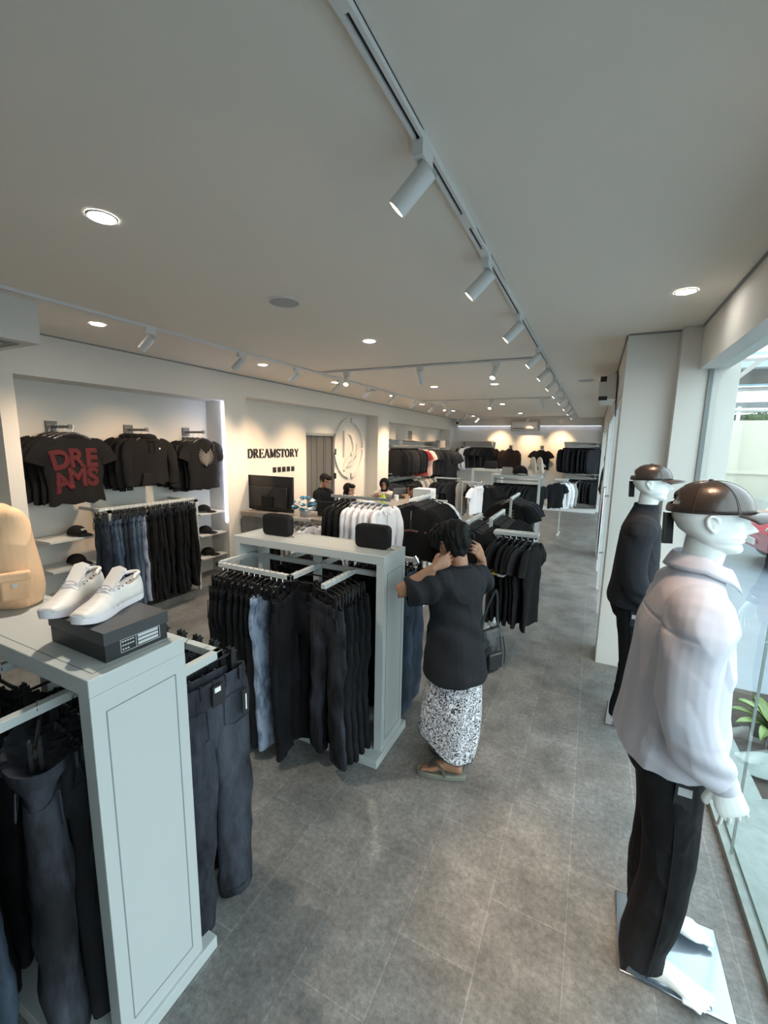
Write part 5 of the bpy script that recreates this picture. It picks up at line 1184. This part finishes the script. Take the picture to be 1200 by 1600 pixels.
        b = MB(); torso(b, [(0, .01, 1.13*k, .155, .12), (0, .01, 1.19*k, .15, .115), (0, .01, 1.27*k, .10, .095), (0, .02, 1.33*k, .072, .085), (0, .03, 1.37*k, .07, .08)]); b.build('scarf_drape', 'blk', hr)
    return R
# staff
staff((-4.22, 6.18, 0), -pi/2-.2, .945, 'woman with red scrunchie and black t-shirt standing behind the counter', 'blk', 'bun', pitch=-.35)
staff((-4.02, 6.68, 0), -pi/2-.1, .80, 'seated woman with long black hair behind the counter', 'brnblk', 'long', seated=True)
staff((-3.98, 8.15, 0), pi+.30, .80, 'smiling woman in black headscarf and floral blouse leaning on the counter', 'floral', 'scarf', arms=[((-.22, .12, .93), (-.02, .22, 1.0)), ((.22, .12, .93), (.06, .24, 1.0))], seated=True)
staff((-3.02, 7.5, 0), pi/2+.2, .79, 'dark haired person beside the counter half hidden by striped t-shirt stand', 'blk', 'short', skin='skin', arms=[((-.2, .10, .85), (-.06, .16, 1.06)), ((.2, .1, .85), (.12, .25, .9))], seated=True)
# ================================================================ COUNTER
r = empty('counter', (0, 0, 0), 0, 'L shaped grey stone cashier counter', 'counter')
MB().box(-4.62, -2.87, 4.65, 5.2, 0, .93).build('front_section', 'conc', r, smooth=False); MB().box(-3.42, -2.87, 5.2, 8.6, 0, .93).build('side_section', 'conc', r, smooth=False)
b = MB().box(-4.62, -2.85, 4.63, 5.22, .93, .99); b.box(-3.44, -2.85, 5.22, 8.62, .93, .99); b.build('worktop', 'conct', r, smooth=False)
tag(MB().box(-2.80, -2.28, 4.86, 5.6, 0, .90).build('display_plinth', 'trimw', smooth=False, bevel=.004), 'low white display plinth in front of the counter side', 'plinth', 'white plinths')
tag(MB().box(-2.57, -2.27, 6.3, 6.55, 0, 1.31).build('display_plinth', 'trimw', smooth=False, bevel=.004), 'tall white display plinth behind the striped t-shirt stand', 'plinth', 'white plinths')
t = empty('television', (-4.30, 4.90, .99), 0, 'large black television seen from behind on the counter', 'television')
MB().box(-.44, .44, -.02, .02, .0, .52).build('screen_panel', 'plast_b', t, bevel=.006); MB().box(-.36, .36, -.05, -.02, .05, .36).build('rear_housing', 'plast_b', t, bevel=.012)
MB().box(-.10, .10, -.07, -.05, .06, .22).build('mount_block', 'bagf', t, bevel=.006); MB().box(-.2, .2, -.09, .09, -.0, .008).build('foot_stand', 'plast_b', t)
MB().tube([(-.02, -.06, .2), (.10, -.055, .33), (.16, -.052, .47)], .003, 5).build('cable', 'dark', t)
t = empty('laptop', (-3.25, 4.88, .99), 0, 'black laptop seen from behind next to the flowers', 'laptop')
MB(TR((0, 0, 0), 0, .12)).box(-.17, .17, -.006, .006, .0, .22).build('lid', 'plast_b', t, bevel=.003); MB().box(-.17, .17, .0, .22, 0, .015).build('keyboard_base', 'plast_b', t, bevel=.003); MB(TR((0, 0, 0), 0, .12)).box(-.07, .07, -.0075, -.0065, .108, .114).build('logo', 'char', t)
t = empty('laptop', (-3.30, 7.35, .99), 1.1, 'dark grey laptop open on the counter side before the smiling woman', 'laptop')
MB(TR((0, 0, 0), 0, .3)).box(-.16, .16, -.006, .006, .0, .21).build('lid', 'doorg', t, bevel=.003); MB().box(-.16, .16, .0, .22, 0, .015).build('keyboard_base', 'doorg', t, bevel=.003)
# flowers
t = empty('flower_arrangement', (-3.62, 4.86, .99), 0, 'cream and blue flower arrangement in a white pot on the counter', 'flowers')
MB().tube([(0, 0, 0), (0, 0, .10)], [.07, .09], 20).build('pot', 'paper', t)
rr = random.Random(9)
for i in range(44):
    a = rr.uniform(0, 6.3); e = rr.uniform(-.1, 1.4); p = Vector((cos(a)*cos(e)*.165, sin(a)*cos(e)*.13, .10+.15*sin(e))); b = MB(TR(p)); rad = rr.uniform(.034, .046)
    for j in range(3):
        for k in range(6):
            q = k*pi/3+j*.5; w_ = rad*(1-.28*j); b.ell((w_*.62*cos(q), w_*.62*sin(q), .008*j), (w_*.5, w_*.5, .009), 8, 6, rot=Euler((0, 0, q)).to_matrix())
    b.build('flower', 'flowerb' if (i*7) % 5 < 2 or (i % 3 == 0) else 'flowerw', t)
def bottle(x, y, z, m, lb, s_=1.0, rad=.03, h=.17, cap='trimw'):
    t = empty('bottle', (x, y, z), 0, lb, 'bottle', 'things on the counter'); MB().tube([(0, 0, 0), (0, 0, h*.75), (0, 0, h*.88), (0, 0, h*.9)], [rad, rad, rad*.45, rad*.45], 16).build('bottle_body', m, t); MB().cyl((0, 0, h*.9), (0, 0, h), rad*.5, 12).build('bottle_cap', cap, t)
bottle(-2.98, 6.05, .99, 'green', 'yellow green bottle standing on the counter side', 1, .04, .26)
bottle(-3.05, 4.90, .99, 'lblue', 'light blue spray bottle beside the black laptop', 1, .03, .2); bottle(-2.96, 4.98, .99, 'orange', 'orange bottle beside the black laptop', 1, .03, .17, 'orange')
b = MB().grid(lambda u, v: (-.2+.4*u, -.14+.28*v, .03+.03*noise.noise(Vector((u*5, v*4, 2)))+.03*sin(pi*u)*sin(pi*v)), 20, 14)
b.grid(lambda u, v: (-.2+.4*u, -.14+.28*v, .001), 20, 14)
tag(b.build('folded_cloth', 'greyc', loc=(-2.98, 4.80, .99)), 'crumpled light grey cloth on the counter corner', 'cloth'); bpy.data.objects['folded_cloth'].data.materials[0] = M['wht']
tag(MB().box(-.10, .10, -.10, .10, 0, .13).build('tissue_box', 'paper', loc=(-3.12, 5.75, .99), bevel=.01, smooth=False), 'white tissue box on the counter beside the seated woman', 'box')
tag(MB().box(-.13, .13, -.18, .18, 0, .025).build('paper_tray', 'conct', loc=(-3.05, 8.1, .99), bevel=.004, smooth=False), 'flat grey tray at the far end of the counter', 'tray')
tag(MB().tube([(0, 0, 0), (0, 0, .10)], .04, 20).build('paper_cup', 'paper', loc=(-3.2, 7.05, .99)), 'white paper cup in front of the dark grey laptop', 'cup')
# ================================================================ WALL SIGN, SOCKETS, EMBLEM
LET = {'D': ('s0', 'bD'), 'R': ('s0', 'bP', 'leg'), 'E': ('s0', 'e'), 'A': ('A',), 'M': ('M',), 'S': ('S',), 'T': ('T',), 'O': ('O',), 'Y': ('Y',)}
def strokes(ch):
    """thick/thin strokes of a serif capital in a unit box: list of (points, thickness)"""
    K, k = .17, .07; s_ = .05
    def ser(x, y, w_=.13): return ([(x-w_, y), (x+w_, y)], s_)
    arc = lambda cx, cy, rx, ry, a0, a1, n=14: [(cx+rx*cos(radians(a0+(a1-a0)*i/n)), cy+ry*sin(radians(a0+(a1-a0)*i/n))) for i in range(n+1)]
    if ch == 'D': return [([(.17, 0), (.17, 1)], K), ser(.17, .025), ser(.17, .975), ([(.17, .965), (.38, .965)], k), ([(.17, .035), (.38, .035)], k), (arc(.36, .5, .30, .46, -88, 88), K)]
    if ch == 'R': return [([(.17, 0), (.17, 1)], K), ser(.17, .025), ser(.17, .975), ([(.17, .965), (.38, .965)], k), ([(.17, .50), (.38, .50)], k), (arc(.36, .735, .20, .225, -88, 88), K*.9), ([(.36, .50), (.66, .03)], K), ser(.70, .025, .08)]
    if ch == 'E': return [([(.17, 0), (.17, 1)], K), ([(.05, .965), (.62, .965)], k), ([(.05, .035), (.64, .035)], k), ([(.17, .5), (.48, .5)], k), ([(.60, 1), (.62, .78)], .06), ([(.62, 0), (.66, .24)], .06), ([(.48, .62), (.48, .38)], .06)]
    if ch == 'A': return [([(.10, .02), (.38, 1)], k), ([(.38, 1), (.70, .02)], K), ([(.2, .33), (.56, .33)], k*.9), ser(.10, .025, .11), ser(.70, .025, .13)]
    if ch == 'M': return [([(.13, 0), (.13, 1)], k), ([(.15, 1), (.44, .05)], K), ([(.44, .05), (.74, 1)], k), ([(.76, 0), (.76, 1)], K), ser(.13, .025, .11), ser(.76, .025), ser(.10, .975, .1), ser(.78, .975, .11)]
    if ch == 'S': return [(arc(.33, .73, .20, .23, 40, 270)+arc(.33, .27, .22, .23, 90, -140), K*.8), ([(.52, .98), (.52, .72)], .05), ([(.13, .02), (.13, .30)], .05)]
    if ch == 'T': return [([(.35, 0), (.35, 1)], K), ser(.35, .025), ([(.03, .965), (.67, .965)], k), ([(.04, 1), (.03, .74)], .055), ([(.66, 1), (.67, .74)], .055)]
    if ch == 'O': return [(arc(.38, .5, .28, .46, 0, 360, 28), K*.9)]
    if ch == 'Y': return [([(.36, 0), (.36, .48)], K), ([(.36, .46), (.10, .98)], K), ([(.36, .46), (.62, .98)], k), ser(.36, .025), ser(.10, .975, .12), ser(.62, .975, .1)]
def ribbon(mb, pts, th, f, z0, z1):
    P = [Vector((x, y)) for x, y in pts]; L = []; R = []
    for i, p in enumerate(P):
        t = (P[min(i+1, len(P)-1)]-P[max(0, i-1)]).normalized(); n = Vector((-t.y, t.x))*th/2; L.append(p+n); R.append(p-n)
    rings = [[f(l.x, l.y, z0), f(l.x, l.y, z1), f(r_.x, r_.y, z1), f(r_.x, r_.y, z0)] for l, r_ in zip(L, R)]
    mb.loft(rings)
sg = empty('shop_sign', (-4.97, 5.155, 1.745), 0, 'black serif shop name lettering on the counter wall', 'sign'); y = .0
ADV = {'D': .76, 'R': .80, 'E': .74, 'A': .82, 'M': .93, 'S': .66, 'T': .72, 'O': .80, 'Y': .72}
hh = .145; wx = .170
for ch in 'DREAMSTORY':
    b = MB()
    for q, th in strokes(ch): ribbon(b, q, th*(1.0 if th < .1 else .95), lambda a, c, d, y=y: (d, y+a*wx, c*hh), .004, .018)
    b.build('letter', 'blackpaint', sg, smooth=False, fix=True); y += ADV[ch]*wx
for i in range(5):
    t = empty('wall_socket', (-4.97, 5.80+.125*i, 1.53), 0, f'{ORD[i]} black wall socket from the left under the shop name', 'socket', 'black wall sockets')
    MB().box(0, .008, -.045, .045, -.045, .045).build('cover_plate', 'blackpaint', t, bevel=.002); MB().cyl((.008, 0, 0), (.009, 0, 0), .022, 18).build('socket_face', 'char', t)
# round emblem
em = empty('wall_emblem', (-4.97, 8.32, 1.905), 0, 'white raised round emblem with a feather letter on the counter wall', 'emblem')
def arc_ribbon(a0, a1, r0, r1, n=30):
    poly = [(r1*cos(a0+(a1-a0)*i/n), r1*sin(a0+(a1-a0)*i/n)) for i in range(n+1)]+[(r0*cos(a1-(a1-a0)*i/n), r0*sin(a1-(a1-a0)*i/n)) for i in range(n+1)]
    b = MB(); m_ = len(poly)//2
    rings = [[(.0, poly[i][0], poly[i][1]), (.045, poly[i][0], poly[i][1]), (.045, poly[-1-i][0], poly[-1-i][1]), (.0, poly[-1-i][0], poly[-1-i][1])] for i in range(m_)]
    b.loft(rings); return b
for a0, a1 in ((3, 86), (94, 180), (180, 266), (274, 357)): arc_ribbon(radians(a0), radians(a1), .56, .665).build('ring_segment', 'wall', em, smooth=False)
def curveshape(L_, R_, nm):
    A = spline([(p[0], p[1], 0) for p in L_], 8); Bq = spline([(p[0], p[1], 0) for p in R_], 8); b = MB()
    b.loft([[(0, p.x, p.y), (.045, p.x, p.y), (.045, q.x, q.y), (0, q.x, q.y)] for p, q in zip(A, Bq)]); b.build(nm, 'wall', em, smooth=False)
curveshape([(-.27, .37), (-.27, .0), (-.27, -.20)], [(-.15, .37), (-.15, 0), (-.15, -.12)], 'stem_shape')
curveshape([(-.15, .37), (.05, .34), (.20, .15), (.20, -.05), (.05, -.2)], [(-.15, .30), (.0, .27), (.10, .12), (.12, -.03), (.03, -.12)], 'bowl_shape')
curveshape([(.27, .10), (.30, -.10), (.15, -.25), (-.1, -.33), (-.27, -.52)], [(.25, .10), (.25, -.05), (.08, -.17), (-.18, -.25), (-.34, -.50)], 'feather_shape')
curveshape([(.26, -.14), (.22, -.28), (.05, -.38), (-.15, -.42)], [(.24, -.14), (.14, -.24), (.0, -.32), (-.14, -.39)], 'feather_shape')
# ================================================================ PRODUCTS
def shoe(loc, rz, rx, ry, side, label, sc=1.0, group='white sneakers on the shoe box', m='shoe', ms='sole'):
    R = empty('sneaker', loc, 0, label, 'shoe', group); R.rotation_euler = Euler((rx, ry, rz)); R.scale = (sc,)*3
    outline = [(0, .000, .0), (.004, .022, 0), (.03, .034, 0), (.08, .033, 0), (.13, .034, 0), (.18, .043, -.002), (.22, .045, -.004), (.255, .038, -.006), (.28, .020, -.006), (.286, .002, -.006)]
    S2 = spline(outline, 4)
    rings = []
    def sec(p, z0, z1, e=0): return [((p.z-(p.y+e))*1.0, p.x, z0), ((p.z-(p.y+e+.002)), p.x, (z0+z1)/2), ((p.z-(p.y+e)), p.x, z1), ((p.z+(p.y+e)), p.x, z1), ((p.z+(p.y+e+.002)), p.x, (z0+z1)/2), ((p.z+(p.y+e)), p.x, z0)]
    for p in S2: lift = .012*max(0, (p.x-.2)/.086)**2; rings.append([(a, b_, c+lift) for a, b_, c in sec(p, 0, .026)])
    MB().loft(rings).build('rubber_sole', ms, R)
    # upper, profile heights by y
    HT_ = [(0, .088), (.02, .090), (.07, .078), (.10, .092), (.13, .088), (.16, .074), (.20, .056), (.24, .044), (.27, .033), (.284, .024)]
    rings = []; n = 20
    for i in range(33):
        y = .004+.276*i/32; p = min(S2, key=lambda q: abs(q.x-y)); wv = p.y*.95; H = lerpv(HT_, y); r = []
        opn = max(0, min(1, (y-.008)/.02))*max(0, min(1, (.135-y)/.03))
        for k in range(n+1):
            a = pi*k/n; c = cos(a); s_ = sin(a)
            x = p.z+wv*(abs(c)**.8)*(1 if c > 0 else -1)*(1-.22*(s_**2)*min(1, H/.08)); z = .02+(H-.02)*(s_**.7)
            if opn > 0 and s_ > .80: q = (s_-.80)/.20; x = p.z+(x-p.z)*(1-.1*q); z = z-opn*(.065*q**.7)
            r.append((x, y, z+.012*max(0, (y-.2)/.086)**2))
        rings.append(r)
    up = MB().loft(rings, cap=False, closed=False); up.add(rings[0], [tuple(range(n+1))]).add(rings[-1], [tuple(range(n+1))]); u_ = up.build('upper', m, R, fix=False)
    sd = u_.modifiers.new('t', 'SOLIDIFY'); sd.thickness = .0025
    MB().loft([[(-.022-.004*t, .165-.075*t, .066+.058*t), (0, .165-.075*t-.004, .074+.058*t), (.022+.004*t, .165-.075*t, .066+.058*t), (.022+.004*t, .162-.075*t, .060+.058*t), (0, .160-.075*t, .066+.058*t), (-.022-.004*t, .162-.075*t, .060+.058*t)] for t in (0, .25, .5, .75, 1, 1.08)]).build('tongue', m, R)
    b = MB()
    for k, y in enumerate((.168, .150)): b.tube([(-.030, y-.004, .060+.010*k), (-.012, y, .078+.011*k), (.012, y, .078+.011*k), (.030, y-.004, .060+.010*k)], .0032, 6, .0022)
    b.tube([(-.026, .15, .075), (-.034, .13, .10), (-.022, .10, .125), (-.03, .085, .11)], .002, 5); b.build('laces', 'sole', R)
    b = MB()
    for s_ in (-1, 1):
        for k in range(4): b.cyl((s_*.0335, .135-.018*k, .074+.004*k), (s_*.036, .135-.018*k, .075+.004*k), .0022, 8)
    b.build('eyelets', 'dark', R)
    MB().tube([(.0225*cos(a)*1.2, .055+.052*sin(a), .088+(.006 if sin(a) < 0 else -.004)) for a in [pi+pi*i/14 for i in range(15)]], .006, 8).build('padded_collar', m, R)
    return R
bx = empty('shoe_box', (-1.40, .80, 1.341), -.02, 'black shoe box with a grey lid under the white sneakers', 'box')
MB().box(-.15, .15, -.10, .10, 0, .085).build('box_base', 'cardb', bx, smooth=False); MB().box(-.154, .154, -.104, .104, .055, .095).build('lid', 'lid', bx, smooth=False, bevel=.001)
lb = MB(); 
for (y0, y1, z0, z1) in ((-.055, .075, .012, .0135), (-.055, .075, .0525, .054), (-.055, -.0535, .012, .054), (.0735, .075, .012, .054), (-.0065, -.005, .012, .054)): lb.box(.1502, .1508, y0, y1, z0, z1)
for k in range(3): lb.box(.1502, .1508, .0, .068, .017+.0125*k, .026+.0125*k)
lb.build('label_print', 'prnt', bx, smooth=False)
for k, s_ in enumerate(('SIZE', 'COLOUR', 'ARTICLE')): pass
for k in range(3):
    b = MB(); 
    for j in range(5 if k else 3): b.box(.1502, .1508, -.050+.008*j, -.0445+.008*j, .019+.0125*k, .0235+.0125*k)
    b.build('small_print', 'prnt', bx, smooth=False)
SHZ = 1.436
shoe((-1.625, .905, SHZ), pi+.50, 0, 0, 1, 'left white sneaker of the pair on the shoe box, toe towards the beige bag', 1.0)
shoe((-1.458, .945, SHZ), pi+.34, 0, 0, 1, 'right white sneaker of the pair, above the box label', 1.0)
# pouches
def pouch(x, y, z, rz, lb, sc=1):
    R = empty('pouch', (x, y, z), rz, lb, 'bag', 'black zip pouches'); R.scale = (sc,)*3
    b = MB(); ol = []
    for t in [2*pi*i/40 for i in range(40)]: ol.append((.118*abs(cos(t))**.32*(1 if cos(t) > 0 else -1), .075+.075*abs(sin(t))**.32*(1 if sin(t) > 0 else -1)))
    rings = [[(x_*s_, y_, (z_-.075)*s_+.075) for x_, z_ in ol] for y_, s_ in ((-.032, .90), (-.029, .96), (-.02, 1), (.02, 1), (.029, .96), (.032, .90))]
    b.loft(rings); b.build('pouch_body', 'bagf', R)
    for y_ in (-.0215, .0215): MB().tube([(x_*1.004, y_, (z_-.075)*1.006+.075) for x_, z_ in ol+[ol[0]]], .0022, 6).build('piping', 'leatherb', R)
    MB().tube([(x_*1.002, 0, (z_-.075)*1.004+.075) for x_, z_ in ol[1:20]], .003, 5, .004).build('zip', 'plast_b', R)
    for s_ in (-1, 1): MB().cyl((s_*.088, -.035, .125), (s_*.088, -.031, .125), .009, 14).build('eyelet', 'leatherb', R)
    MB().tube([(.115, 0, .03), (.13, -.01, .006), (.155, -.02, .004)], .0022, 5).build('zip_puller', 'plast_b', R)
    return R
pouch(-2.00, 2.36, 1.341, .02, 'left black zip pouch on top of middle grey rack'); pouch(-1.235, 2.375, 1.341, .03, 'right black zip pouch on top of the middle grey rack')
pouch(-2.3, 10.68, 1.451, 0, 'black pouch on the small far box rack', 1.3)
# beige bag
R = empty('canvas_bag', (-2.12, .80, 1.341), .15, 'large beige canvas bag with flap pocket on top of nearest rack', 'bag')
b = MB(); torso(b, [(0, 0, .0, .17, .075), (0, 0, .03, .185, .10), (0, 0, .12, .19, .11), (0, 0, .25, .175, .10), (0, -.0, .33, .165, .085), (0, 0, .375, .15, .065), (0, 0, .395, .12, .04)], 32)
o = b.build('bag_body', 'peach', R); remesh(o, .005, 2, .4, lambda p, n: cloth_fold(p, 6, .010, 6, .5))
b = MB(TR((.170, -.045, .045), -.6)); b.box(-.012, .020, -.045, .045, 0, .10); o = b.build('side_pocket', 'peach', R, bevel=.010)
MB(TR((.170, -.045, .045), -.6)).box(-.004, .026, -.050, .050, .075, .112).build('pocket_flap', 'peach', o, bevel=.008); MB(TR((.170, -.045, .045), -.6)).cyl((.018, 0, .062), (.026, 0, .062), .008, 16).build('button', 'steel', o)
MB().tube(spline([(-.05, -.11, .30), (-.03, -.135, .2), (.0, -.125, .1)], 5), .012, 8, .006).build('strap', 'peach', R)
# caps on the shelves and the far rack
def shelf_cap(x, y, z, rz, lb, m='blk', sc=1.0, prt=False):
    R = empty('cap', (x, y, z), rz, lb, 'cap', 'black caps on shelves'); R.scale = (sc,)*3
    o = cap_parts(R, TR((0, 0, .022)), m, opening=False, name_tag=False, R=(.082, .095, .085))
    if prt:
        for k in range(4): MB(TR((0, 0, .022))).box(-.035+.018*k, -.024+.018*k, .080-.001*abs(k-1.5), .086, .035+.004*(k % 2), .055).build('print', 'white_p', o)
    return R
shelf_cap(-4.80, 2.50, 1.0, -1.25, 'black cap with white lettering on the left top shelf', prt=True); shelf_cap(-4.80, 2.47, .70, -1.2, 'plain black cap on the left middle shelf')
shelf_cap(-4.84, 4.16, 1.02, -1.0, 'black cap on the right top shelf'); shelf_cap(-4.84, 4.17, .72, -1.1, 'black cap on the right middle shelf'); shelf_cap(-4.84, 4.20, .40, -1.1, 'black cap on the right bottom shelf')
shelf_cap(-1.37, 9.22, 1.421, 0, 'round black cap on top of the tall frame rack', sc=1.9)
for i, x in enumerate((-1.10, -.97)): 
    o = shoe((x, 9.30, 1.43), pi+.3, .0, 0, 1, ('left', 'right')[i]+' cream shoe standing on its heel on the tall frame rack', 1.25, 'cream shoes on the frame rack', 'cream', 'cream'); o.rotation_euler = Euler((1.25, 0, pi-.5)); o.location.z = 1.45
shoe((-4.78, 10.25, 1.27), -2.0, 0, 0, 1, 'single white shoe on the lower shelf of the far alcove', 1.1, 'display shoes')
tag(MB().add([(-.13, -.1, 0), (.13, -.1, 0), (.13, .1, 0), (-.13, .1, 0), (-.10, -.1, .16), (.10, -.1, .16), (.10, .1, .10), (-.10, .1, .10)], [(0, 3, 2, 1), (4, 5, 6, 7), (0, 1, 5, 4), (1, 2, 6, 5), (2, 3, 7, 6), (3, 0, 4, 7)]).build('display_riser', 'steel', loc=(-1.62, 9.25, 1.421), smooth=False), 'grey sloped display riser on the tall frame rack left of the cap', 'display riser')
# floor level hem stands etc. nothing more
